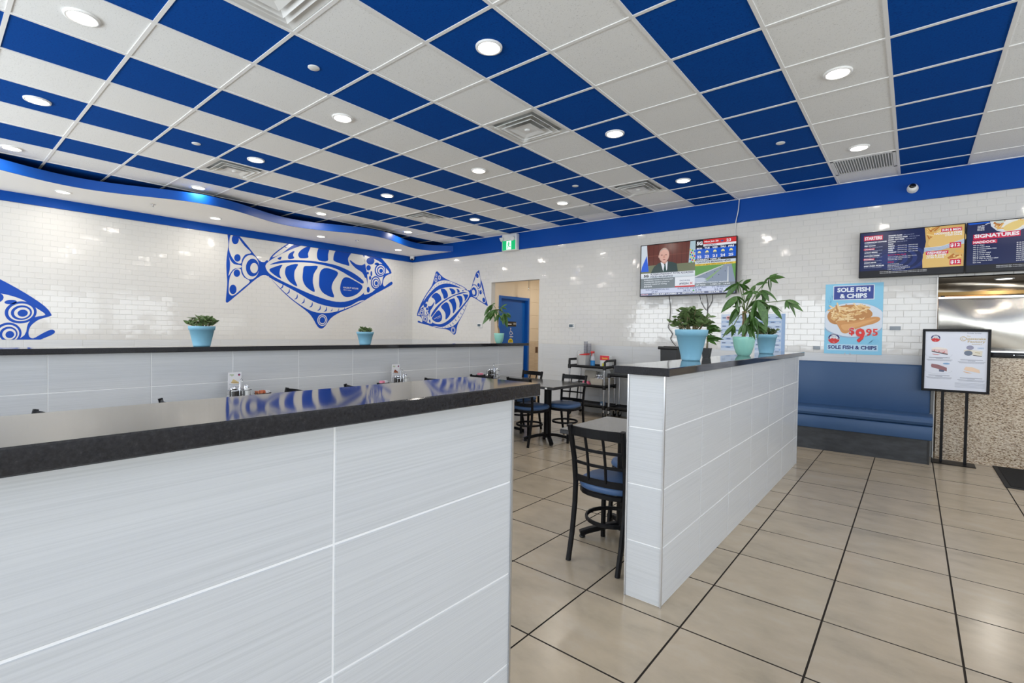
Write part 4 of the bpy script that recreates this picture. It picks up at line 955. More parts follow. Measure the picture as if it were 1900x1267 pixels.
# ------------------------------------------------------------------ utility carts
def cart(label, x0, x1, y0, y1, shelves, handle, knobs=True):
    t = thing('utility_cart', label, 'cart', ((x0 + x1) / 2, (y0 + y1) / 2, 0))
    im = Matrix.Translation((-(x0 + x1) / 2, -(y0 + y1) / 2, 0))
    for z in shelves:
        mb = MB().box(x0, x1, y0, y1, z - .020, z - .006)
        for q in ((x0, x1, y0, y0 + .012), (x0, x1, y1 - .012, y1), (x0, x0 + .012, y0, y1), (x1 - .012, x1, y0, y1)): mb.box(*q, z - .022, z + .022)
        for a in (x0 + .015, x1 - .015):
            for b in (y0 + .015, y1 - .015): mb.lathe([(.026, z - .045), (.028, z - .02), (.028, z + .024)], 14, M=Matrix.Translation((a, b, 0)))
        P_(mb, 'shelf', M_PLAST, t, im)
    for a in (x0 + .015, x1 - .015):
        for b in (y0 + .015, y1 - .015):
            P_(MB().lathe([(.015, .13), (.015, shelves[-1])], 12, M=Matrix.Translation((a, b, 0))), 'post', M_METAL, t, im)
            m = Matrix.Translation((a, b, 0))
            c = P_(MB().lathe([(.012, .13), (.012, .105)], 10, M=m).box(a - .022, a - .017, b - .02, b + .035, .045, .105).box(a + .017, a + .022, b - .02, b + .035, .045, .105).box(a - .022, a + .022, b - .02, b + .02, .098, .108), 'caster', M_CHROME, t, im)
            P_(MB().lathe([(.03, -.013), (.050, -.011), (.050, .011), (.03, .013)], 20, M=Matrix.Translation((a, b + .02, .050)) @ Matrix.Rotation(PI / 2, 4, 'Y')), 'wheel', M_RUBBER, c, im)
    if handle:
        z = shelves[-1]
        for a, s_ in ((x0 + .01, -1), (x1 - .01, 1)):
            P_(MB().bar([(a, y0 + .02, z), (a, y0 + .02, z + .085), (a + s_ * .02, y0 + .05, z + .108), (a + s_ * .02, y1 - .05, z + .108), (a, y1 - .02, z + .085), (a, y1 - .02, z)], .038, .030, upv=(1, 0, 0)), 'handle', M_PLAST, t, im)
    return t
cart('black three shelf utility cart with aluminium posts, loaded with jugs and tubs', -4.56, -3.86, 7.08, 7.47, (.190, .520, .835), True)
cart('lower black cart partly hidden behind the half wall, a grey pan on top', -3.79, -3.05, 7.06, 7.45, (.190, .722), False)
Z1 = .829
# on the top shelf
t = thing('pitcher', 'clear frosted pitcher with loop handle, leftmost on the cart top', 'pitcher', (-4.43, 7.24, Z1))
MB().lathe([(.045, 0), (.050, .01), (.056, .16), (.062, .19), (.058, .19), (.052, .16), (.046, .012), (.0001, .010)], 20).build('body', M_FROST, t)
MB().tube([(-.02, -.055, .18), (-.015, -.075, .23), (.0, -.06, .265), (.03, -.03, .25), (.04, -.02, .19)], .006, 8).build('handle', M_FROST, t)
t = thing('storage_jug', 'square translucent jug with a red and white lid on the cart top', 'jug', (-4.32, 7.20, Z1))
mb = MB()
for z0, z1, a, b in ((0, .19, .060, .072),):
    mb.add([(-a, -a, z0), (a, -a, z0), (a, a, z0), (-a, a, z0), (-b, -b, z1), (b, -b, z1), (b, b, z1), (-b, b, z1)], [(3, 2, 1, 0), (4, 5, 6, 7), (0, 1, 5, 4), (1, 2, 6, 5), (2, 3, 7, 6), (3, 0, 4, 7)])
mb.build('body', M_FROST, t)
MB().rbox(-.076, .076, -.076, .076, .190, .205, .004).build('lid', M_WHITEP, t)
MB().add([(-.05, -.077, .19), (.078, -.077, .19), (.078, -.077, .225), (-.05, -.077, .205), (-.05, .05, .19), (.078, .05, .19), (.078, .05, .225), (-.05, .05, .205)], [(3, 2, 1, 0)[::-1], (4, 5, 6, 7)[::-1], (0, 1, 5, 4), (1, 2, 6, 5), (2, 3, 7, 6), (3, 0, 4, 7)]).build('spout_flap', M_RED, t)
for x, hh, w in ((-4.40, .42, 'taller, behind the frosted pitcher'), (-4.33, .385, 'shorter, behind the square jug')):
    t = thing('cup_stack', 'stack of clear plastic cups on the cart, the ' + w, 'cups', (x, 7.38, Z1), 0, 'cup stacks')
    for k in range(8):
        z = k * (hh - .12) / 7
        MB().lathe([(.026, z), (.035, z + .118), (.038, z + .120), (.036, z + .121), (.025, z + .004)], 16).build('cup', M_CLEAR, t)
t = thing('spray_bottle', 'clear spray bottle half full of blue cleaner with red trigger on the cart', 'spray bottle', (-4.165, 7.22, Z1))
MB().lathe([(.036, 0), (.038, .01), (.038, .105), (.0001, .106)], 18).build('cleaner', M_CYAN, t)
MB().lathe([(.0385, .106), (.0385, .13), (.030, .165), (.016, .20), (.014, .225)], 18).build('bottle', M_CLEAR, t)
MB().rbox(-.022, .022, -.045, .026, .225, .262, .008).rbox(-.006, .006, -.040, -.030, .185, .235, .003).build('trigger_head', M_RED, t)
t = thing('tea_box', 'white and red carton with yellow lettering on the cart top', 'carton', (-3.98, 7.34, Z1))
MB().rbox(-.085, .085, -.05, .05, 0, .19, .003, seg=1).build('carton', M_WHITEP, t)
pc = Pic((-.0855, -.0512, 0), (1, 0, 0), (0, 0, 1), .0006)
pc.rect(0, .115, .171, .192, K_REDP, 1); pc.text('Leons', .04, .133, mat('print_yellow', (.85, .62, .05), .5), 2, h=.035, w=.10, bold=.03)
pc.build('print', t)
t = thing('paper_stack', 'yellow and white booklet leaning by the cart handle', 'booklet', (-3.92, 7.20, Z1))
MB().box(-.05, .05, -.006, .006, 0, .09).build('pages', M_WHITEP, t)
MB().box(-.05, .00, -.008, -.0065, .02, .07).build('cover', mat('yellow_card', (.75, .68, .05), .6), t)
# middle shelf
Z2 = .514
def tub(name, label, loc, w, d, hh, m, cat='tub'):
    t = thing(name, label, cat, loc)
    k = .88
    o = [(-w * k, -d * k, 0), (w * k, -d * k, 0), (w * k, d * k, 0), (-w * k, d * k, 0), (-w, -d, hh), (w, -d, hh), (w, d, hh), (-w, d, hh)]
    i_ = [(x * .93, y * .90, z + (.006 if z == 0 else 0)) for x, y, z in o]
    fs = [(3, 2, 1, 0), (8, 9, 10, 11)]
    for q in range(4):
        j = (q + 1) % 4
        fs += [(q, j, j + 4, q + 4), (8 + q, 12 + q, 12 + j, 8 + j), (4 + q, 4 + j, 12 + j, 12 + q)]
    MB().add(o + i_, fs).build('tub', m, t)
    MB().tube([(-w, -d, hh), (w, -d, hh), (w, d, hh), (-w, d, hh)], .008, 6, closed=True).build('rim', m, t)
    return t
tub('cutlery_tub', 'beige tub full of cutlery in the middle of the cart', (-4.03, 7.20, Z2), .115, .085, .125, M_TUB)
for k in range(10):
    t = thing('fork', 'metal fork or spoon lying in the beige cutlery tub', 'cutlery', (-4.10 + random.uniform(0, .13), 7.16 + random.uniform(0, .08), Z2 + .085), random.uniform(-.5, .5), 'cutlery in the tub')
    MB().bar([(0, -.01, 0), (.02, .0, .05), (.035, .01, .085)], .010, .003, upv=(0, 1, 0)).build('handle', M_CHROME, t)
    MB().rbox(.028, .052, .002, .016, .078, .105, .003).build('head', M_CHROME, t)
tub('bus_tub', 'larger beige tub behind the cutlery tub', (-4.02, 7.385, Z2), .15, .065, .13, M_TUB)
t = thing('tilted_tub', 'beige tray standing tilted at the back of the middle shelf', 'tray', (-4.28, 7.33, Z2), .1)
MB().rbox(-.11, .11, -.03, .03, 0, .24, .012, M=Matrix.Rotation(-.25, 4, 'X')).build('tray', M_TUB, t)
def rag(name, label, loc, rx, ry, rz_, m, n=10):
    vs = []; fs = []
    for i in range(n):
        for k in range(n):
            u, v = i / (n - 1) * 2 - 1, k / (n - 1) * 2 - 1
            e = max(abs(u), abs(v))
            vs.append((u * rx, v * ry, max(0, (1 - e ** 3) * rz_ * (.65 + .35 * math.sin(u * 7 + 1) * math.cos(v * 6)))))
    for i in range(n - 1):
        for k in range(n - 1): a = i * n + k; fs.append((a, a + n, a + n + 1, a + 1))
    t = thing(name, label, 'cloth', loc)
    o = MB().add(vs, fs, 0, True).build('cloth', m, t)
    return t
rag('rag', 'crumpled pink rag on the middle cart shelf', (-4.25, 7.15, Z2), .085, .05, .10, M_PINK)
t = thing('bottle_pack', 'small blue pack on the bottom cart shelf', 'carton', (-3.95, 7.20, .184))
MB().rbox(-.035, .035, -.03, .03, 0, .08, .006).build('pack', mat('blue_pack', (.08, .16, .28), .5), t)
MB().box(-.022, .0, -.032, -.0305, .02, .05).build('paper_label', M_WHITEP, t)
# second cart
tub('steam_pan', 'grey metal pan on the lower cart, cloth inside', (-3.63, 7.25, .716), .16, .13, .085, M_PAN, 'pan')
rag('cloth', 'crumpled white cloth lying in the grey metal pan', (-3.60, 7.25, .765), .125, .10, .13, M_CLOTH)
t = thing('black_bin', 'tall black bin with rolled rim standing behind the half wall ledge', 'bin', (-2.86, 7.30, 0))
MB().add([(-.10, -.08, 0), (.10, -.08, 0), (.10, .08, 0), (-.10, .08, 0), (-.122, -.10, 1.165), (.122, -.10, 1.165), (.122, .10, 1.165), (-.122, .10, 1.165)], [(3, 2, 1, 0), (0, 1, 5, 4), (1, 2, 6, 5), (2, 3, 7, 6), (3, 0, 4, 7), (4, 5, 6, 7)]).build('body', M_PLAST, t)
MB().tube([(-.15, -.105, 1.185), (.15, -.105, 1.185)], .024, 12).build('rim', M_PLAST, t)
MB().tube([(-.15, .105, 1.185), (.15, .105, 1.185)], .024, 12).build('rim', M_PLAST, t)

# ------------------------------------------------------------------ floor mat
t = thing('floor_mat', 'black ribbed floor mat at the foot of the granite counter', 'mat', (2.0, 7.0, 0))
MB().rbox(-1.30, 1.30, -.52, .48, 0, .008, .003, seg=1).build('border', M_RUBBER, t)
MB().rbox(-1.26, 1.26, -.48, .44, .008, .012, .002, seg=1).build('carpet', M_MAT, t)

# ------------------------------------------------------------------ screens
def ink(name, c, e=None):
    return mat(name, c, .35, emit=e) if e else mat(name, c, .5)
def srgb(r, g, b): return tuple(((v / 255 + .055) / 1.055) ** 2.4 if v > 10 else v / 255 / 12.92 for v in (r, g, b))
def S(name, r, g, b, e=.85):
    """screen colour: a backlit pixel"""
    n_ = 'screen_' + name
    if n_ in MATS: return MATS[n_]
    m = mat(n_, srgb(r, g, b), .16, emit=e, spec=.35)
    m.node_tree.nodes['Principled BSDF'].inputs['Base Color'].default_value = (.01, .01, .01, 1)
    return m
def screen(name, label, cat, x0, x1, z0, z1, y, bez=.010, depth=.05, group=None):
    t = thing(name, label, cat, ((x0 + x1) / 2, y, (z0 + z1) / 2), 0, group)
    w, h_ = (x1 - x0) / 2, (z1 - z0) / 2
    MB().rbox(-w, w, .004, depth, -h_, h_, .004, seg=1).build('cabinet', M_PLAST, t)
    for q in ((-w, w, -h_, -h_ + bez), (-w, w, h_ - bez, h_), (-w, -w + bez, -h_ + bez, h_ - bez), (w - bez, w, -h_ + bez, h_ - bez)):
        MB().box(q[0], q[1], -.004, .004, q[2], q[3]).build('bezel', M_BLACK, t)
    MB().box(-w * .35, w * .35, depth, YW - y - .001, -h_ * .4, h_ * .4).build('wall_bracket', M_PLAST, t)
    return t, Pic((-w + bez, .0035, -h_ + bez), (1, 0, 0), (0, 0, 1), .00035), 2 * (w - bez), 2 * (h_ - bez)

# television with a news programme
t, pc, W, H = screen('television', 'wall mounted television showing a news channel above the plants', 'television', -3.425, -1.968, 1.990, 2.812, 7.40, .011)
def q_(u, v): return (u * W, (1 - v) * H)
def R_(u0, v0, u1, v1, m, l): pc.rect(u0 * W, (1 - v1) * H, u1 * W, (1 - v0) * H, m, l)
def PL(pts, m, l, smooth=False): pc.poly([q_(*p) for p in pts], m, l, smooth)
def TX(s_, u, v, hh, m, l, w=None, align='l', bold=.02): pc.text(s_, u * W, (1 - v) * H, m, l, h=hh * H, w=(w * W if w else None), align=align, bold=bold)
WH, LG, DG, RD, BL, NV, YE, GR, BK = S('white', 225, 230, 238), S('light', 190, 203, 218), S('grey', 118, 128, 134), S('red', 200, 40, 45), S('blue', 0, 85, 200), S('navy', 25, 35, 75), S('yellow', 225, 195, 60), S('green', 70, 160, 60), S('black', 22, 22, 26)
R_(0, 0, 1, 1, LG, 0)
R_(0, 0, .60, .57, S('panelling', 98, 48, 40), 1)
for k in range(9): R_(.09 + k * .052, 0, .094 + k * .052, .40, S('panel_line', 72, 32, 28), 2)
R_(0, .21, .60, .222, S('panel_rail', 120, 66, 54), 2)
PL([(.0, 0), (.065, 0), (.085, .52), (0, .52)], S('flag_white', 205, 215, 225), 3); PL([(.065, .20), (.09, .52), (.0, .52), (.01, .42)], S('flag_blue', 40, 95, 215), 4)
PL([(.545, 0), (.60, 0), (.60, .40), (.53, .40)], S('banner', 170, 195, 205), 3)
for k in range(14): pc.ell(*q_(.548 + (k * 7 % 5) * .011, .16 + k * .018), .012, .014, (YE, GR, BL, RD)[k % 4], 4, 8)
R_(0, .40, .60, .57, S('desk', 112, 118, 92), 2)
# a man in a dark suit
PL([(.11, .57), (.15, .43), (.20, .37), (.245, .345), (.31, .345), (.36, .365), (.405, .40), (.42, .57)], S('suit', 46, 66, 66), 5)
PL([(.225, .345), (.25, .50), (.265, .57), (.275, .57), (.30, .50), (.305, .34), (.265, .38)], WH, 6)
PL([(.262, .385), (.28, .385), (.283, .42), (.295, .57), (.255, .57), (.268, .42)], S('tie', 42, 72, 70), 7)
PL([(.235, .33), (.295, .33), (.30, .37), (.27, .395), (.235, .36)], S('neck', 188, 140, 125), 6)
pc.ell(*q_(.263, .215), .083, .112, S('hair', 182, 160, 150), 7, 24)
PL([(.213, .19), (.225, .14), (.265, .105), (.30, .13), (.316, .19), (.310, .27), (.29, .335), (.265, .355), (.238, .33), (.216, .265)], S('skin', 216, 170, 156), 8, True)
pc.ell(*q_(.206, .235), .010, .022, S('skin', 216, 170, 156), 7, 10)
for u in (.237, .285): pc.ell(*q_(u, .213), .017, .006, S('brow', 95, 62, 58), 9, 10)
PL([(.26, .21), (.268, .21), (.276, .27), (.25, .27)], S('nose', 200, 146, 132), 9); pc.ell(*q_(.264, .305), .022, .005, S('mouth', 140, 80, 80), 9, 10)
# lower third and tickers
R_(0, .555, .60, .625, WH, 10); R_(0, .61, .60, .655, S('pale', 205, 215, 225), 10)
TX('5G', .035, .632, .055, BK, 11, w=.055, bold=.05)
TX('RUSSIAN PRESIDENT PUTIN ADDRESSES', .115, .598, .036, NV, 11, w=.47); TX('FAILED INSURGENCE', .115, .645, .036, NV, 11, w=.25)
R_(0, .655, .60, .86, DG, 10)
for k, s_ in enumerate(('Preliminary results in Guatemala\'s', 'presidential election point to', 'second round of voting', 'soon')): TX(s_, .04, .705 + k * .042, .030, WH, 11, w=(.33, .29, .26, .09)[k])
R_(.39, .66, .60, .83, WH, 11); R_(.39, .83, .60, .855, RD, 11)
TX('04:54:06', .44, .745, .028, S('clock', 130, 140, 160), 12, w=.11); TX('AVION', .435, .81, .040, NV, 12, w=.10, bold=.03); TX('X', .545, .81, .042, RD, 12, w=.035, bold=.03)
R_(0, .86, 1, .95, S('ticker', 200, 208, 232), 12)
TX('SUN LIFE FINANCIAL INC', .06, .895, .026, S('ticker_ink', 85, 100, 135), 13, w=.27); TX('67.47', .13, .94, .030, S('ticker_ink', 85, 100, 135), 13, w=.07)
TX('SUNCOR ENERGY INC', .42, .893, .030, S('ticker_ink', 85, 100, 135), 13, w=.30); TX('38.29', .48, .94, .034, S('ticker_ink', 85, 100, 135), 13, w=.075); TX('0.78', .605, .94, .034, S('ticker_ink', 85, 100, 135), 13, w=.065)
TX('TC ENERGY C', .77, .893, .030, S('ticker_ink', 85, 100, 135), 13, w=.20); TX('53.76', .80, .94, .034, S('ticker_ink', 85, 100, 135), 13, w=.085)
for u in (.575, .905): PL([(u, .94), (u + .028, .94), (u + .014, .905)], GR, 13)
R_(0, .95, 1, 1, S('ticker_dark', 105, 112, 140), 12)
TX('DELAY', .012, .985, .026, S('pink', 240, 190, 200), 13, w=.08); TX('NYSE NET LOSERS', .14, .987, .030, WH, 13, w=.27, bold=.04); PL([(.43, .96), (.45, .973), (.43, .987)], WH, 13)
TX('S&P/TSX 607,079.98', .47, .985, .030, WH, 13, w=.23, bold=.04); TX('2019.96', .74, .985, .030, WH, 13, w=.11, bold=.04); TX('MSCI', .88, .985, .030, WH, 13, w=.08, bold=.04)
# right side: weather and traffic
R_(.60, 0, 1, .10, RD, 2); R_(.60, .0, .68, .155, BK, 3); TX('5G', .612, .095, .07, WH, 4, w=.06, bold=.06)
TX('Mon Jun 26', .69, .065, .042, WH, 4, w=.14, bold=.04); TX('23', .905, .072, .05, WH, 4, w=.045, bold=.03)
pc.ell(*q_(.865, .05), .022, .012, S('cloud', 40, 80, 150), 4, 10)
R_(.68, .085, 1, .125, WH, 3); TX('TORONTO', .69, .118, .028, NV, 4, w=.12)
R_(.60, .125, 1, .345, BL, 2); R_(.60, .125, 1, .165, NV, 3)
for k, (d, n_) in enumerate((('MON', '22'), ('TUE', '22'), ('WED', '21'), ('THU', '24'), ('FRI', '25'))):
    u = .64 + k * .078
    TX(d, u, .175, .036, WH, 4, w=.052, align='c', bold=.04)
    pc.ell(*q_(u, .232), .024, .026, S('sun', 235, 225, 150), 4, 14); pc.ell(*q_(u, .255), .028, .016, S('cloud2', 60, 100, 165), 5, 12)
    TX(n_, u, .335, .050, WH, 4, w=.046, align='c', bold=.04)
R_(.60, .345, 1, .385, BK, 3); TX('CURRENT TEMP 23', .612, .38, .028, WH, 4, w=.24, bold=.03)
R_(.60, .385, 1, .44, S('pale', 205, 215, 225), 3); TX('TORONTO\'S BREAKING NEWS', .61, .43, .034, NV, 4, w=.34, bold=.03)
R_(.60, .44, 1, .475, YE, 3); TX('WEST OF MALVERN 2 RIGHT LANES', .61, .47, .024, S('amber_ink', 130, 90, 20), 4, w=.36)
R_(.60, .475, 1, .80, S('verge', 95, 150, 75), 2)
PL([(.60, .66), (.86, .50), (.90, .475), (.96, .475), (1, .80), (.60, .80)], S('asphalt', 132, 145, 165), 3)
PL([(.60, .665), (.87, .495), (.88, .50), (.60, .69)], S('kerb', 200, 205, 205), 4); PL([(.70, .74), (.89, .50), (.895, .50), (.73, .76)], S('median', 130, 165, 120), 4)
PL([(.925, .52), (.93, .52), (.935, .80), (.92, .80)], S('lane', 205, 210, 215), 4); PL([(.60, .70), (.68, .70), (.74, .74), (.66, .80), (.60, .80)], S('haze', 185, 195, 212), 4)
for u, v in ((.72, .63), (.80, .60), (.855, .555), (.84, .66), (.78, .70), (.90, .60)): pc.ell(*q_(u, v), .006, .006, S('car', 45, 55, 80), 5, 8)
R_(.60, .80, 1, .86, DG, 3); TX('S&P 700.02', .61, .845, .026, WH, 4, w=.10, bold=.03); TX('1,989.10   10.09', .76, .843, .026, WH, 4, w=.19, bold=.03); TX('BREAKING TORONTO TRAFFIC', .62, .80, .022, WH, 6, w=.30)
pc.build('screen_picture', t)

# menu boards
def fries(pc, x0, y0, x1, y1, n, l, mats, rnd, L=.09, wd=.012):
    for k in range(n):
        x, y = rnd.uniform(x0, x1), rnd.uniform(y0, y1); a = rnd.uniform(-.9, .9) + (PI / 2 if rnd.random() < .3 else 0); q = L * rnd.uniform(.6, 1)
        c, s_ = math.cos(a), math.sin(a)
        pts = [(x - c * q / 2 - s_ * wd / 2, y - s_ * q / 2 + c * wd / 2), (x + c * q / 2 - s_ * wd / 2, y + s_ * q / 2 + c * wd / 2), (x + c * q / 2 + s_ * wd / 2, y + s_ * q / 2 - c * wd / 2), (x - c * q / 2 + s_ * wd / 2, y - s_ * q / 2 - c * wd / 2)]
        pts = [(min(max(a_, pc.x0), pc.x1), min(max(b_, pc.y0), pc.y1)) for a_, b_ in pts]
        pc.poly(pts, mats[k % len(mats)], l + k * .05)
rnd = random.Random(3)
MN, MN2, MR, MW = S('menu_navy', 16, 30, 78), S('menu_navy_light', 30, 48, 108), S('menu_red', 200, 25, 70), S('menu_white', 232, 234, 240)
F1, F2, F3, F4 = S('fry_gold', 216, 170, 92), S('fry_dark', 178, 112, 48), S('fry_pale', 232, 200, 130), S('batter', 205, 170, 105)
CL1, CL2 = S('cloth_blue', 120, 150, 190), S('cloth_white', 205, 212, 222)
t, pc, W, H = screen('menu_board', 'menu screen headed STARTERS with fried fish pictures, left of two', 'menu screen', -.545, .421, 2.126, 2.684, 7.44, .008, .05, 'menu screens over the kitchen pass')
R_(0, 0, 1, 1, MN, 0); R_(0, .86, 1, 1, BK, 1)
for k in range(7): pc.poly([q_(u_, v_) for u_, v_ in [(.30 + .02 * k + .10 * math.cos(a * .35) * (1 + k * .25), .62 + .13 * math.sin(a * .35) * (1 + k * .2)) for a in range(18)]], MN2 if k % 2 == 0 else MN, 1 + (6 - k) * .12)
pc.x0, pc.x1, pc.y0, pc.y1 = .66 * W, W, .14 * H, H
PL([(.64, 0), (1, 0), (1, .86), (.63, .86), (.625, .70), (.64, .50), (.655, .30)], F4, 2)
fries(pc, .66 * W, .80 * H, .76 * W, .98 * H, 16, 2.2, (F1, F2, F3), rnd, .10, .016)
PL([(.68, .30), (.75, .16), (.90, .12), (1, .16), (1, .36), (.84, .42), (.70, .42)], S('fillet', 222, 186, 116), 3.2, True)
PL([(.64, .43), (.80, .42), (1, .30), (1, .40), (.80, .50), (.64, .52)], CL2, 4)
for k in range(4): PL([(.64, .445 + k * .02), (.80, .435 + k * .02), (1, .315 + k * .02), (1, .322 + k * .02), (.80, .444 + k * .02), (.64, .455 + k * .02)], CL1, 4.3)
PL([(.63, .56), (.72, .50), (.86, .54), (.94, .68), (.97, .86), (.63, .86)], S('fillet2', 218, 184, 112), 4.5)
fries(pc, .88 * W, .20 * H, .97 * W, .46 * H, 12, 5, (F1, F2, F3), rnd, .09, .018)
def redbox(s_, u, v, hh, w, l=8, tilt=0):
    PL([(u - .008, v + hh * .22 + tilt), (u + w + .008, v + hh * .22), (u + w + .008, v - hh * 1.25), (u - .008, v - hh * 1.25 + tilt)], MR, l)
    TX(s_, u, v, hh, MW, l + 1, w=w, bold=.04)
redbox('STARTERS', .045, .165, .075, .18)
redbox('SUN & MON', .80, .115, .05, .17); TX('HADDOCK & CHIPS', .73, .175, .045, MW, 9, w=.25, bold=.03); TX('(1320 CALS)', .83, .225, .045, MW, 9, w=.15, bold=.03)
redbox('$12', .88, .46, .08, .085); redbox('WEDNESDAY', .665, .575, .05, .19); TX('COD & CHIPS', .665, .625, .045, MW, 9, w=.18, bold=.03); TX('(1160 CALS)', .665, .675, .045, MW, 9, w=.16, bold=.03)
redbox('$12', .885, .81, .08, .085)
col1 = (('HOMEMADE FISH CHOWDER', 'Cup (220 Cals) $4.95'), ('FISH TACOS', 'Serves 1 (560 Cals/serving) $10.95'), ('CALAMARI', 'Serves 2 (375 Cals/serving) $12.95'), ('GARLIC BREAD', 'Serves 2 (460 Cals/serving) $5.95'), ('POPCORN SHRIMP', 'Serves 2 (420 Cals/serving) $12.45'), ('MOZZARELLA', 'Serves 2 (520 Cals/serving) $8.95'), ('ONION RINGS', 'Serves 2 (330 Cals/serving) $6.95'), ('DEEP FRIED PICKLES', 'Serves 2 (310 Cals/serving) $8.95'))
for k, (a, b) in enumerate(col1):
    v = .235 + k * .076
    if k in (2, 5): redbox(a, .045, v, .026, .10)
    else: TX(a, .045, v, .028, MW, 4, w=min(.23, .0115 * len(a)), bold=.05)
    TX(b, .045, v + .034, .020, S('menu_dim', 165, 175, 205), 4, w=min(.24, .0055 * len(b)))
col2 = ('BREADED CLAMS', 'SWEET POTATO FRIES', 'FRESH CUT FRIES', 'POUTINE', 'SALAD', 'GARDEN', 'CAESAR', 'GREEK', 'COLESLAW')
for k, a in enumerate(col2):
    v = .12 + k * .046
    TX(a, .29, v, .026, MW, 4, w=min(.2, .0105 * len(a)), bold=.05)
    if k < 4: TX('(700 Cals) $6.95', .29 + .0108 * len(a) + .01, v, .018, S('menu_dim', 165, 175, 205), 4, w=.10)
    elif k > 4:
        for u in (.385, .49): TX('$5.95 (190 Cals)', u, v, .020, MW, 4, w=.09)
TX('EXTRAS', .29, .545, .020, MR, 4, w=.18)
for k, s_ in enumerate(('Coleslaw (110 Cals), Gravy (90 Cals), Tartar (120 Cals)', 'Mushy peas (150 Cals), Rice (240 Cals)', 'Onions (20 Cals)')): TX(s_, .29, .585 + k * .032, .019, MW, 4, w=(.28, .22, .14)[k])
TX('BEVERAGES', .29, .705, .028, MR, 4, w=.06)
for k, s_ in enumerate(('Can (0-170 Cals) $1.95', 'Bottled water (0 Cals) $1.95', 'Dasani, San Pellegrino (0 Cals) $2.95', 'Tropicana juice (140-160 Cals) $2.95', 'Coffee, Tea (0-10 Cals) $1.95')): TX(s_, .29, .745 + k * .03, .019, MW, 4, w=(.11, .15, .20, .22, .17)[k])
for k in range(2): TX('Adults and youth (ages 13 and older) need an average of 2,000 calories a day, and children', .21, .905 + k * .03, .018, MW, 4, w=.46)
pc.build('screen_picture', t)
t, pc, W, H = screen('menu_board', 'menu screen headed SIGNATURES HADDOCK, cut by the right picture edge', 'menu screen', .428, 1.394, 2.126, 2.684, 7.44, .008, .05, 'menu screens over the kitchen pass')
R_(0, 0, 1, 1, MN, 0); R_(0, .86, 1, 1, BK, 1); PL([(0, 0), (.20, 0), (.17, .025), (.02, .035)], BL, 1)
pc.x0, pc.x1, pc.y0, pc.y1 = .2 * W, .9 * W, .6 * H, H
PL([(.19, 0), (.20, .10), (.25, .20), (.33, .25), (.40, .25), (.48, .18), (.53, .08), (.54, 0)], CL2, 2)
PL([(.21, 0), (.22, .09), (.27, .17), (.34, .215), (.40, .215), (.46, .16), (.51, .07), (.52, 0)], S('plate', 225, 225, 220), 2.5)
fries(pc, .23 * W, .84 * H, .29 * W, .96 * H, 10, 3, (F1, F2), rnd, .08, .012); fries(pc, .42 * W, .88 * H, .50 * W, .99 * H, 8, 3, (F1, F3), rnd, .07, .012)
PL([(.30, .17), (.32, .10), (.40, .03), (.46, .05), (.45, .13), (.40, .20), (.33, .22)], S('fillet3', 222, 196, 120), 4.5, True)
pc.ell(*q_(.27, .02), .035, .02, S('slaw', 195, 205, 195), 4.2, 12)
for k, s_ in enumerate(('Any fish', 'with 2 sides', 'and drink', 'add $2.95')): TX(s_, .115, .085 + k * .028, .020, MW, 4, w=.06, align='c', bold=.04)
pc.line([q_(.15, .06), q_(.17, .035), q_(.19, .03)], .006, MW, 4)
redbox('SIGNATURES', .06, .315, .075, .37, tilt=.02); redbox('HADDOCK', .055, .425, .050, .19)
for k, s_ in enumerate(('fish & chips', 'fish & onion rings', 'fish & sweet potato fries', 'fish & poutine', 'fish & garden salad', 'fish & greek salad', 'fish & caesar salad', 'fish & chips & garden salad', 'fish on a bun & chips', 'fish only')):
    v = .475 + k * .039
    TX(s_, .055, v, .024, MW, 4, w=.0078 * len(s_), bold=.03)
    TX(('$13.95 (1210 Cals)', '$15.95 (1240 Cals)', '$16.45 (1250 Cals)', '$18.95 (1290 Cals)', '$14.95 (690 Cals)')[k % 5], .41, v, .024, MW, 4, w=.17, bold=.03)
for k in range(2): TX('Adults and youth (ages 13 and older) need an average of 2,000 calories a day', .25, .905 + k * .03, .018, MW, 4, w=.44)
pc.build('screen_picture', t)

# ------------------------------------------------------------------ printed poster, notices, plates
def logo(pc, x, y, r, l):
    NVY, RED, WHT = ink('logo_navy', srgb(40, 45, 110)), ink('logo_red', srgb(205, 50, 50)), ink('logo_white', srgb(225, 228, 232))
    pc.ell(x, y, r, r, WHT, l, 24)
    pc.poly(ell(x, y, r * .97, r * .97, 14, PI * .03, PI * .97) + ell(x, y, r * .70, r * .70, 14, PI * .97, PI * .03), NVY, l + 1)
    pc.poly(ell(x, y, r * .97, r * .97, 14, PI * 1.06, PI * 1.94), RED, l + 1)
    pc.poly([(x - r * .75, y - r * .20), (x - r * .3, y + r * .12), (x, y), (x + r * .3, y + r * .05), (x + r * .75, y - r * .25), (x, y - r * .4)], RED, l + 2)
    pc.line([(x - r * .95, y - r * .05), (x - r * .6, y - r * .05)], r * .14, NVY, l + 2); pc.line([(x + r * .6, y - r * .05), (x + r * .95, y - r * .05)], r * .14, NVY, l + 2)
    pc.text('HALIBUT HOUSE', x, y + r * .74, WHT, l + 3, h=r * .15, w=r * 1.0, align='c', bold=.03)
    pc.text('Fish & Chips', x, y + r * .22, NVY, l + 3, h=r * .24, w=r * .8, align='c'); pc.text('Co.', x, y - r * .78, WHT, l + 3, h=r * .22, w=r * .35, align='c')
t = thing('poster', 'light blue SOLE FISH & CHIPS price poster on the white tiles above the bench', 'poster', (-.60, YW - .003, 1.175))
W, H = .603, .898
MB().box(-W / 2, W / 2, -.0015, .0015, 0, H).build('sheet', ink('poster_sky', srgb(135, 200, 230)), t)
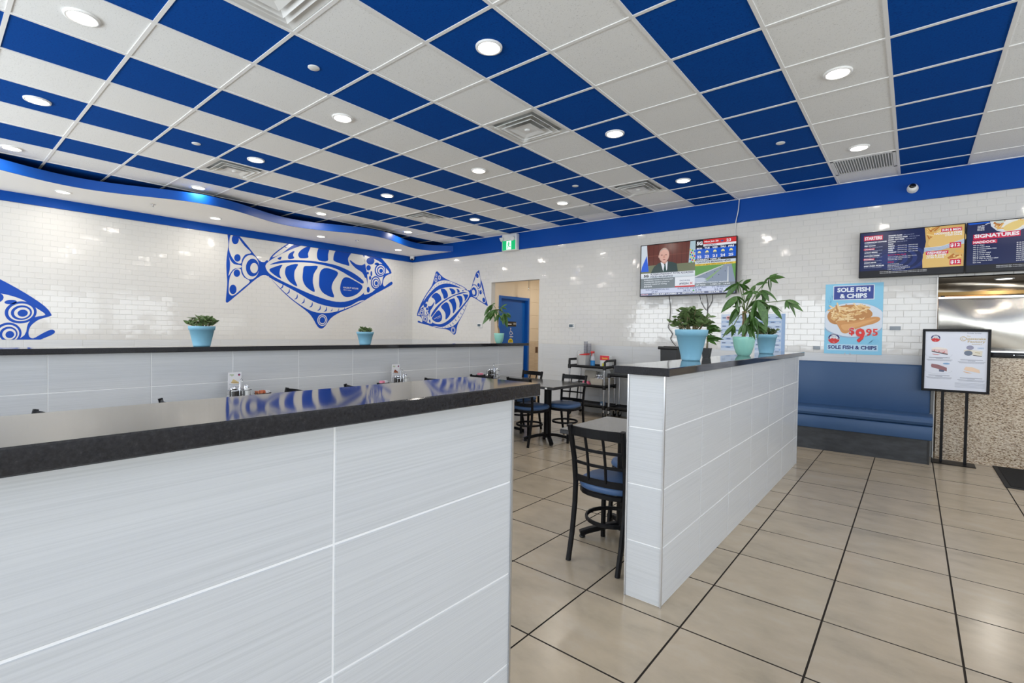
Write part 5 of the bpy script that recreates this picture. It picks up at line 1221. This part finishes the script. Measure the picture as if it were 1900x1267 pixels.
pc = Pic((-W / 2, -.0018, 0), (1, 0, 0), (0, 0, 1), .0004)
PW, PNV, PRD, PPL, PPL2 = ink('poster_white', srgb(228, 236, 244)), ink('poster_navy', srgb(50, 70, 150)), ink('poster_red', srgb(222, 58, 58)), ink('poster_plate', srgb(214, 224, 236)), ink('poster_pale', srgb(180, 214, 236))
for k in range(5): pc.line([(.01 + .02 * k, .52 + .07 * k), (.05 + .015 * k, .60 + .05 * k), (.03 + .02 * k, .70 + .03 * k)], .008, ink('poster_swirl', srgb(120, 188, 224)), .5)
plate_pts = [(max(.002, min(W - .002, x)), y) for x, y in ell(.30, .43, .345, .225, 44)]
pc.poly(plate_pts, ink('poster_rim', srgb(150, 178, 205)), 1)
pc.poly([(max(.002, min(W - .002, x)), y) for x, y in ell(.30, .437, .335, .215, 44)], PPL, 2)
PF1, PF2, PF3, PF4 = ink('chip_gold', srgb(222, 180, 120)), ink('chip_brown', srgb(190, 135, 80)), ink('chip_pale', srgb(238, 210, 160)), ink('fish_batter', srgb(208, 150, 92))
pc.x0, pc.x1, pc.y0, pc.y1 = .02, W - .02, .2, .72
pc.poly([(.03, .46), (.08, .39), (.20, .38), (.40, .42), (.50, .49), (.46, .57), (.30, .63), (.12, .60), (.04, .53)], PF2, 3, True)
fries(pc, .08, .42, .45, .62, 70, 3.2, (PF1, PF3, PF1, PF2, PF3), rnd, .13, .016)
pc.poly([(.13, .40), (.16, .33), (.19, .275), (.24, .265), (.30, .30), (.38, .34), (.44, .365), (.52, .39), (.575, .43), (.57, .465), (.52, .475), (.46, .46), (.40, .44), (.32, .42), (.24, .41), (.18, .43)], PF4, 8, True)
pc.poly([(.18, .37), (.22, .30), (.30, .33), (.42, .38), (.50, .42), (.54, .45), (.44, .43), (.30, .39)], ink('batter_light', srgb(222, 168, 110)), 9, True)
pc.rect(.085, .690, .515, .875, PW, 4); pc.rect(.093, .698, .507, .867, PNV, 5)
pc.text('SOLE FISH', .30, .790, PW, 6, h=.058, w=.345, align='c', bold=.045); pc.text('& CHIPS', .30, .712, PW, 6, h=.058, w=.285, align='c', bold=.045)
for dx, dy, m_, l in ((0, 0, PRD, 12), (.004, 0, PW, 11), (-.004, 0, PW, 11), (0, .004, PW, 11), (0, -.004, PW, 11)):
    pc.text('$', .265 + dx, .235 + dy, m_, l, h=.105, w=.058, bold=.02); pc.text('9', .332 + dx, .150 + dy, m_, l, h=.180, w=.100, bold=.035); pc.text('95', .440 + dx, .235 + dy, m_, l, h=.090, w=.120, bold=.02)
logo(pc, .105, .195, .066, 11)
pc.rect(.03, .045, .565, .125, PPL2, 2); pc.text('SOLE FISH & CHIPS', .298, .062, ink('poster_ink', srgb(35, 50, 115)), 3, h=.048, w=.51, align='c', bold=.04)
for k in range(4): pc.line(ell(.50 + .012 * k, .125 + .01 * k, .04, .035, 12, .3, 4.2), .005, ink('poster_swirl', srgb(120, 188, 224)), 1)
pc.build('print', t)
for k, (x, w) in enumerate(((.22, 'left'), (.275, 'right'))): MB().box(-W / 2 + x, -W / 2 + x + .014, -.004, -.002, -.012, .012).build('clip', M_CLEAR, t)

NB1, NB2, NB3, NB4 = ink('notice_blue', srgb(150, 178, 215)), ink('notice_pale', srgb(200, 214, 232)), ink('notice_dark', srgb(90, 105, 135)), ink('notice_pink', srgb(222, 170, 170))
for x0, x1, z0, z1, lb in ((-2.20, -1.80, 1.17, 1.70, 'pale blue printed notice with a pink spot on the wall, left behind the tall plant'), (-1.74, -1.36, 1.15, 1.70, 'blue notice full of printed rows on the wall, right behind the tall plant')):
    t = thing('wall_notice', lb, 'notice', ((x0 + x1) / 2, YW - .003, z0))
    w, h_ = x1 - x0, z1 - z0
    MB().box(-w / 2, w / 2, -.0015, .0015, 0, h_).build('sheet', NB2, t)
    pc = Pic((-w / 2, -.0018, 0), (1, 0, 0), (0, 0, 1))
    right = x0 > -1.8
    for k in range(8):
        z = h_ * (.93 - k * .115)
        pc.rect(.01, z - .030, w - (.05 if right else .01), z, NB1 if k % 2 else ink('notice_mid', srgb(176, 196, 224)), 1)
        for c in range(5): pc.rect(.02 + c * w * .16, z - .022, .02 + c * w * .16 + w * .12, z - .010, (NB3, NB2)[(k + c) % 2], 2)
    if right: pc.rect(w - .045, 0, w, h_, NB1, 1)
    else: pc.ell(.10, h_ * .9, .03, .03, NB4, 2, 16)
    pc.build('print', t)
M_LCD = mat('thermostat_lcd', (.10, .14, .17), .3)
for x, z, lb in ((-4.79, 1.515, 'small white thermostat with grey display on the tiles right of the doorway'), (-7.075, 1.52, 'small white thermostat on the tiles left of the doorway, by the mural tail')):
    t = thing('thermostat', lb, 'thermostat', (x, YW, z))
    MB().rbox(-.065, .065, -.022, 0, -.042, .045, .006).build('case', M_WHITEP, t)
    MB().box(-.052, .030, -.0235, -.021, -.020, .034).build('display', M_LCD, t)
    for k in range(2): MB().box(.040, .054, -.0235, -.021, -.015 + k * .03, .005 + k * .03).build('button', M_GREYP, t)
t = thing('wall_plate', 'blank grey plate on the white tiles right of the fish poster', 'wall plate', (-.175, YW, 1.508))
MB().rbox(-.052, .052, -.010, 0, -.024, .024, .003).build('plate', M_GREYP, t)
MB().box(-.052, .052, -.012, 0, -.030, -.024).build('lip', M_WHITEP, t)
t = thing('wall_plate', 'grey plate low on the tiles just left of the fish poster, above the bench', 'wall plate', (-.985, YW, 1.245))
MB().rbox(-.04, .04, -.010, 0, -.022, .022, .003).build('plate', M_GREYP, t)

# cables
def cable(label, pts, r, m, name='cable'):
    P = []
    n = len(pts)
    for i in range(n - 1):
        p0, p1, p2, p3 = pts[max(i - 1, 0)], pts[i], pts[i + 1], pts[min(i + 2, n - 1)]
        for k in range(5):
            s_ = k / 5
            P.append(tuple(.5 * (2 * b + (c - a) * s_ + (2 * a - 5 * b + 4 * c - d) * s_ * s_ + (3 * b - a - 3 * c + d) * s_ ** 3) for a, b, c, d in zip(p0, p1, p2, p3)))
    P.append(pts[-1])
    tag(MB().tube(P, r, 6, 0).build(name, m), label, 'cable')
cable('thin white cable hanging from the ceiling edge to the television', [(-1.976, 7.49, 3.345), (-1.985, 7.48, 3.18), (-2.02, 7.50, 3.02), (-2.03, 7.52, 2.92), (-2.02, 7.47, 2.80)], .006, M_CABLEW)
cable('black power cable dropping from the television to the black bin', [(-2.97, 7.47, 2.00), (-2.965, 7.52, 1.80), (-2.975, 7.52, 1.60), (-2.99, 7.52, 1.50), (-2.925, 7.52, 1.40), (-2.95, 7.52, 1.32), (-2.86, 7.50, 1.215)], .0055, M_CABLE)
cable('black cable hanging straight below the television, beside the looped one', [(-2.40, 7.47, 2.00), (-2.395, 7.52, 1.85), (-2.40, 7.52, 1.60), (-2.39, 7.52, 1.40), (-2.38, 7.52, 1.19)], .005, M_CABLE)
cable('black cable looping below the television, behind the big blue pot', [(-2.50, 7.47, 2.0), (-2.485, 7.52, 1.88), (-2.42, 7.52, 1.77), (-2.39, 7.52, 1.79), (-2.33, 7.52, 1.90), (-2.31, 7.47, 2.0)], .0045, M_CABLE)

# ------------------------------------------------------------------ dessert sign on a stand
t = thing('sign_stand', 'black framed dessert sign on a two legged floor stand by the granite counter', 'sign', (.363, 7.32, 0))
for q in ((-.282, .282, .795, .820), (-.282, .282, 1.470, 1.497), (-.282, -.257, .820, 1.470), (.257, .282, .820, 1.470)):
    MB().rbox(q[0], q[1], -.016, .016, q[2], q[3], .003, seg=1).build('frame', M_BLACK, t)
SGN = ink('sign_paper', srgb(222, 226, 236))
MB().box(-.258, .258, -.004, .006, .818, 1.472).build('panel', SGN, t)
for x in (-.095, .105): MB().box(x - .013, x + .013, -.010, .010, .006, .797).build('post', M_BLACK, t)
MB().rbox(-.175, .190, -.115, .115, 0, .008, .003, seg=1).build('base_plate', M_BLACK, t)
pc = Pic((-.257, -.0045, .82), (1, 0, 0), (0, 0, 1), .0004)
W, H = .514, .650
GLD, SG, SP, SK = ink('sign_gold', srgb(196, 176, 128)), ink('sign_grey', srgb(130, 134, 146)), ink('sign_plate', srgb(168, 174, 186)), ink('cake_dark', srgb(70, 60, 66))
logo(pc, .088, .572, .042, 1)
pc.text('Proudly Serving', .405, .625, SG, 1, h=.013, w=.11, align='c')
pc.ell(.318, .572, .026, .026, GLD, 1, 20); pc.ell(.318, .572, .021, .021, SGN, 2, 20); pc.text('C', .318, .555, GLD, 3, h=.034, w=.026, align='c')
pc.text('The', .345, .592, GLD, 1, h=.016, w=.03); pc.text('heesecake', .338, .560, GLD, 3, h=.026, w=.16, bold=.02); pc.text('Factory', .355, .524, GLD, 3, h=.030, w=.14, bold=.02); pc.text('BAKERY', .43, .508, GLD, 3, h=.010, w=.08, align='c')
def plate2(x, y): pc.poly(ell(x, y, .115, .045, 24, PI, 2 * PI) + ell(x, y - .003, .112, .040, 24, 2 * PI, PI), SP, 1)
def caption(x, y):
    for k in range(4): pc.line([(x - (.09, .03, .11, .10)[k], y - k * .011), (x + (.09, .03, .11, .10)[k], y - k * .011)], .0035 if k else .005, SG, 1)
plate2(.118, .395); pc.poly([(.055, .445), (.19, .448), (.195, .395), (.06, .425)], ink('cake_pink', srgb(226, 196, 196)), 2); pc.poly([(.055, .430), (.195, .400), (.193, .390), (.058, .420)], SK, 3); pc.poly([(.055, .460), (.10, .475), (.18, .462), (.19, .447), (.06, .444)], ink('cream', srgb(236, 226, 216)), 2)
for x, y in ((.08, .438), (.12, .425), (.155, .412), (.165, .420)): pc.ell(x, y, .006, .005, ink('berry', srgb(190, 70, 70)), 4, 8)
pc.poly([(.058, .398), (.13, .390), (.11, .383), (.075, .388)], ink('drizzle', srgb(200, 120, 120)), 2)
pc.poly([(.325, .445), (.36, .455), (.475, .440), (.47, .385), (.35, .402), (.335, .42)], ink('cookie_cake', srgb(222, 216, 200)), 2); pc.ell(.362, .415, .034, .028, ink('cookie', srgb(110, 122, 140)), 3, 18); pc.ell(.375, .475, .030, .024, ink('cookie2', srgb(150, 150, 172)), 3, 18); pc.poly([(.40, .396), (.47, .386), (.47, .380), (.40, .390)], SK, 4); pc.line([(.415, .425), (.455, .418)], .008, ink('filling', srgb(190, 178, 140)), 4)
pc.text('OREO', .435, .462, ink('sign_blue', srgb(120, 165, 205)), 3, h=.016, w=.05)
plate2(.118, .215); pc.poly([(.055, .265), (.06, .285), (.12, .275), (.19, .245), (.19, .205), (.06, .245)], ink('cake_choc', srgb(150, 105, 108)), 2); pc.poly([(.125, .225), (.17, .215), (.165, .195), (.125, .200)], ink('choc_square', srgb(95, 105, 130)), 3); pc.ell(.185, .290, .030, .009, ink('sign_blue', srgb(120, 165, 205)), 2, 14)
pc.poly([(.33, .235), (.345, .265), (.40, .262), (.455, .235), (.46, .200), (.34, .225)], ink('cake_plain', srgb(236, 208, 182)), 2); pc.poly([(.33, .215), (.40, .195), (.36, .195), (.325, .21)], ink('cake_plain2', srgb(226, 186, 150)), 3)
caption(.125, .355); caption(.39, .34); caption(.125, .155); caption(.39, .14)
for k in range(6): pc.line([(.26, .085 - k * .010), (.50, .085 - k * .010)], .003, SP, 1)
pc.build('print', t)

# ------------------------------------------------------------------ plants
ZL = 1.2215
def leaf_mesh(name, w, droop, fold, m, n=5):
    """leaf of length 1 along +y, folded along the midrib and drooping; both faces real"""
    vs = []; fs = []
    for i in range(n + 1):
        s_ = i / n
        hw = w * math.sin(PI * min(1, s_ ** .85 * .97 + .03)) ** .9 * .5 + (.012 if i in (0, n) else 0)
        z = -droop * s_ * s_
        vs += [(-hw, s_, z + hw * fold), (0, s_, z), (hw, s_, z + hw * fold)]
    for i in range(n):
        a = i * 3
        fs += [(a, a + 1, a + 4, a + 3), (a + 1, a + 2, a + 5, a + 4)]
    mb = MB().add(vs, fs, 0, True)
    return mb.mesh(name, m)
LEAVES = [leaf_mesh('leaf', .33, d, .30, M_LEAF) for d in (.06, .14, .24)]
JLEAF = [leaf_mesh('succulent_leaf', .60, d, .25, M_JADE, 4) for d in (-.10, .12)]
def aim(o, d, roll=0):
    """matrix placing a leaf at o pointing along d (length = |d|)"""
    L = d.length; y = d.normalized()
    x = y.cross(Vector((0, 0, 1)))
    x = x.normalized() if x.length > .05 else Vector((1, 0, 0))
    z = x.cross(y)
    M = Matrix(((x.x, y.x, z.x, o.x), (x.y, y.y, z.y, o.y), (x.z, y.z, z.z, o.z), (0, 0, 0, 1)))
    return M @ Matrix.Rotation(roll, 4, 'Y') @ Matrix.Scale(L, 4)
def clay_pot(t, R, H, rb):
    MB().lathe([(rb - .004, 0), (rb, .004), (rb * 1.02, H * .06), (rb * 1.02, H * .065), (R * .90, H * .80), (R * .955, H * .805), (R, H * .985), (R * .99, H), (R * .93, H), (R * .90, H * .90)], 36, cap=False).build('pot', M_POTB, t)
    MB().lathe([(.0001, H * .90), (R * .91, H * .90)], 24, cap=False).build('soil', M_SOIL, t)
def mint_pot(t, R, H, rb):
    MB().lathe([(rb * .9, 0), (rb, .006), (rb * 1.22, H * .15), (R * .88, H * .5), (R * .98, H * .85), (R, H), (R * .95, H), (R * .90, H * .88)], 36, cap=False).build('pot', M_POTM, t)
    MB().lathe([(.0001, H * .88), (R * .92, H * .88)], 24, cap=False).build('soil', M_SOIL, t)
def succulent(label, loc, R, H, rb, n, spread, height, seed, lean=0, lsize=.045):
    t = thing('potted_succulent', label, 'potted plant', loc, 0, 'succulents in blue pots')
    clay_pot(t, R, H, rb)
    rd = random.Random(seed); stems = MB(); count = 0
    for k in range(n):
        a = rd.uniform(0, 2 * PI); r1 = spread * rd.uniform(.2, 1); hh = height * rd.uniform(.25, 1) * (1 - .6 * (r1 / spread) ** 2)
        p0 = Vector((math.cos(a) * R * .4 * rd.random(), math.sin(a) * R * .4 * rd.random(), H * .88))
        p2 = Vector((math.cos(a) * r1 + lean, math.sin(a) * r1, H + hh)); p1 = (p0 + p2) / 2 + Vector((0, 0, hh * .25))
        stems.tube([p0, p1, p2], .003, 5)
        for q in range(4):
            pp = p1.lerp(p2, q / 3)
            for s_ in (0, PI):
                b = rd.uniform(0, PI) if q == 0 else b + PI / 2
                d = Vector((math.cos(b + s_), math.sin(b + s_), rd.uniform(-.1, 1.0))).normalized() * lsize * rd.uniform(.7, 1.25)
                link('leaf', JLEAF[count % 2], t, aim(pp, d, rd.uniform(-1.1, 1.1))); count += 1
                if count > 260: break
    stems.build('stem', M_STEM, t)
    return t
R3 = Vector((math.cos(yaw), -math.sin(yaw), 0)); F3 = Vector((math.sin(yaw), math.cos(yaw), 0))
succulent('bushy succulent in a large sky blue pot, nearest on the aisle half wall', (-1.115, 3.19, ZL), .103, .200, .058, 33, .125, .150, 5, 0, .047)
succulent('succulent in a smaller sky blue pot behind the mint pot', (-1.085, 5.15, ZL), .093, .182, .062, 20, .115, .075, 8, .01, .045)
succulent('sprawling succulent in a sky blue pot, left of two on the far half wall', (-4.875, 1.60, ZL), .105, .178, .066, 22, .135, .115, 11, .0, .046)
succulent('small compact succulent in a sky blue pot, before the big fish mural', (-4.875, 3.27, ZL), .098, .145, .062, 24, .085, .055, 14, 0, .034)

def money_tree(t, base, trunk, hubs, rd, leaf0=0):
    """hubs: (hub, [tips]) as (right, up, back) offsets in metres from the pot foot"""
    def W_(q): return R3 * q[0] + F3 * q[2] + Vector((0, 0, q[1]))
    st = MB(); k = leaf0
    top = Vector(trunk[-1])
    for hub, tips in hubs:
        hb = W_(hub)
        st.tube([top, (top + hb) / 2 + Vector((0, 0, .03)), hb], .0035, 6)
        for tip in tips:
            tp = W_(tip); d = tp - hb
            link('leaf', LEAVES[k % 3], t, aim(hb, d, rd.choice((-1, 1)) * rd.uniform(.55, 1.25))); k += 1
            if rd.random() < .9:
                d2 = (d + Vector((rd.uniform(-.06, .06), rd.uniform(-.06, .06), rd.uniform(-.05, .05)))) * rd.uniform(.7, .95)
                link('leaf', LEAVES[k % 3], t, aim(hb, d2, rd.choice((-1, 1)) * rd.uniform(.3, 1.1))); k += 1
    st.build('stem', mat('green_stem', (.10, .15, .04), .6), t)
rd = random.Random(21)
t = thing('potted_money_tree', 'tall broad leaved money tree in a mint green pot on the aisle half wall', 'potted plant', (-1.095, 4.385, ZL))
mint_pot(t, .088, .158, .050)
S7 = 1 / (7.917 * 222)      # zoom pixels to metres at that distance
def o7(x, y, d): return ((x - 560) * S7, (1267 - y) * S7, d)
H7 = [((850, 130), [(1000, 205), (930, 72), (840, 335), (690, 300)]), ((510, 200), [(335, 390), (500, 345), (605, 300), (545, 138)]), ((365, 415), [(135, 632), (352, 612), (425, 545), (395, 630)]),
      ((690, 460), [(565, 840), (855, 850), (600, 565), (760, 560), (900, 540)]), ((960, 520), [(1088, 722), (858, 700), (900, 620)]), ((1095, 455), [(1312, 692), (1070, 585), (1305, 610)]), ((870, 290), [(1102, 425), (962, 445), (905, 490), (770, 430)]),
      ((640, 335), [(500, 350), (548, 435), (720, 345), (620, 470)]), ((370, 830), [(225, 1005), (302, 850), (402, 985), (340, 745)]), ((500, 810), [(430, 962), (560, 985), (470, 930)]), ((700, 760), [(740, 1030), (640, 995), (830, 940), (590, 880)]), ((540, 545), [(382, 805), (495, 750), (458, 605), (545, 700)]),
      ((600, 210), [(705, 152), (680, 290), (590, 300)]), ((620, 700), [(520, 840), (650, 900), (730, 830)]), ((720, 230), [(640, 350), (860, 180), (700, 330)]), ((600, 690), [(540, 860), (680, 880), (620, 950), (500, 800), (760, 800)]), ((560, 830), [(520, 985), (640, 970), (600, 1000)]), ((660, 600), [(620, 800), (740, 760), (560, 720)])]
hubs = []
for (hx, hy), tips in H7:
    d = rd.uniform(-.10, .10) if hy < 590 else -rd.uniform(.03, .09)
    hubs.append((o7(hx, hy, d), [o7(a, b, d + rd.uniform(-.06, .06)) for a, b in tips]))
trunk = [(0, 0, .13), (.008, .004, .20), (-.004, 0, .28), (.004, 0, .36)]
for k in range(3): MB().tube([(x + .010 * math.cos(2.1 * k + z * 22), y + .010 * math.sin(2.1 * k + z * 22), z) for x, y, z in [(0, 0, .13 + q * .03) for q in range(9)]], .008, 7).build('trunk', M_TRUNK, t)
money_tree(t, None, trunk, hubs, rd)
t = thing('potted_money_tree', 'small money tree with a slim trunk in a mint green pot before the blue door', 'potted plant', (-4.875, 5.62, ZL))
mint_pot(t, .078, .150, .048)
S8 = 1 / (7.45 * 125)
def o8(x, y, d): return ((x - 372) * S8, (778 - y) * S8, d)
H8 = [((270, 232), [(143, 392), (228, 335), (262, 272), (310, 205)]), ((300, 310), [(120, 492), (188, 442), (228, 472), (285, 440)]), ((400, 275), [(477, 222), (352, 262), (472, 292), (380, 340)]), ((430, 360), [(545, 425), (460, 532), (420, 522), (500, 410)]), ((360, 380), [(300, 482), (370, 450), (340, 480), (420, 440)]), ((350, 300), [(430, 330), (250, 360), (330, 400)]), ((480, 350), [(550, 410), (490, 430), (530, 380)])]
hubs = []
for (hx, hy), tips in H8:
    d = rd.uniform(-.08, .08)
    hubs.append((o8(hx, hy, d), [o8(a, b, d + rd.uniform(-.05, .05)) for a, b in tips]))
tk = [R3 * ((x - 372) * S8) + Vector((0, 0, (778 - y) * S8)) for x, y in ((374, 660), (370, 600), (352, 540), (350, 480), (352, 430), (362, 380))]
for k in range(2): MB().tube([q + Vector((.006 * math.cos(3.1 * k + i), .006 * math.sin(3.1 * k + i), 0)) for i, q in enumerate(tk)], .0075, 7).build('trunk', M_TRUNK, t)
money_tree(t, None, [tuple(tk[-1])], hubs, rd)
t = thing('potted_seedling', 'leafy seedling in a tiny black pot behind the large blue pot', 'potted plant', (-1.185, 3.72, ZL))
MB().add([(-.022, -.022, 0), (.022, -.022, 0), (.022, .022, 0), (-.022, .022, 0), (-.030, -.030, .07), (.030, -.030, .07), (.030, .030, .07), (-.030, .030, .07)], [(3, 2, 1, 0), (4, 5, 6, 7), (0, 1, 5, 4), (1, 2, 6, 5), (2, 3, 7, 6), (3, 0, 4, 7)]).build('pot', M_PLAST, t)
st = MB()
st.tube([(0, 0, .06), (.004, 0, .12), (.0, .004, .20)], .005, 6)
st.build('stem', M_STEM, t)
for k in range(26):
    a = rd.uniform(0, 2 * PI); z = .12 + .12 * (k / 26)
    link('leaf', LEAVES[k % 3], t, aim(Vector((0, .002, z)), (Vector((math.cos(a), math.sin(a), rd.uniform(-.7, .55))) + R3 * .45).normalized() * rd.uniform(.06, .115), rd.uniform(-1.1, 1.1)))
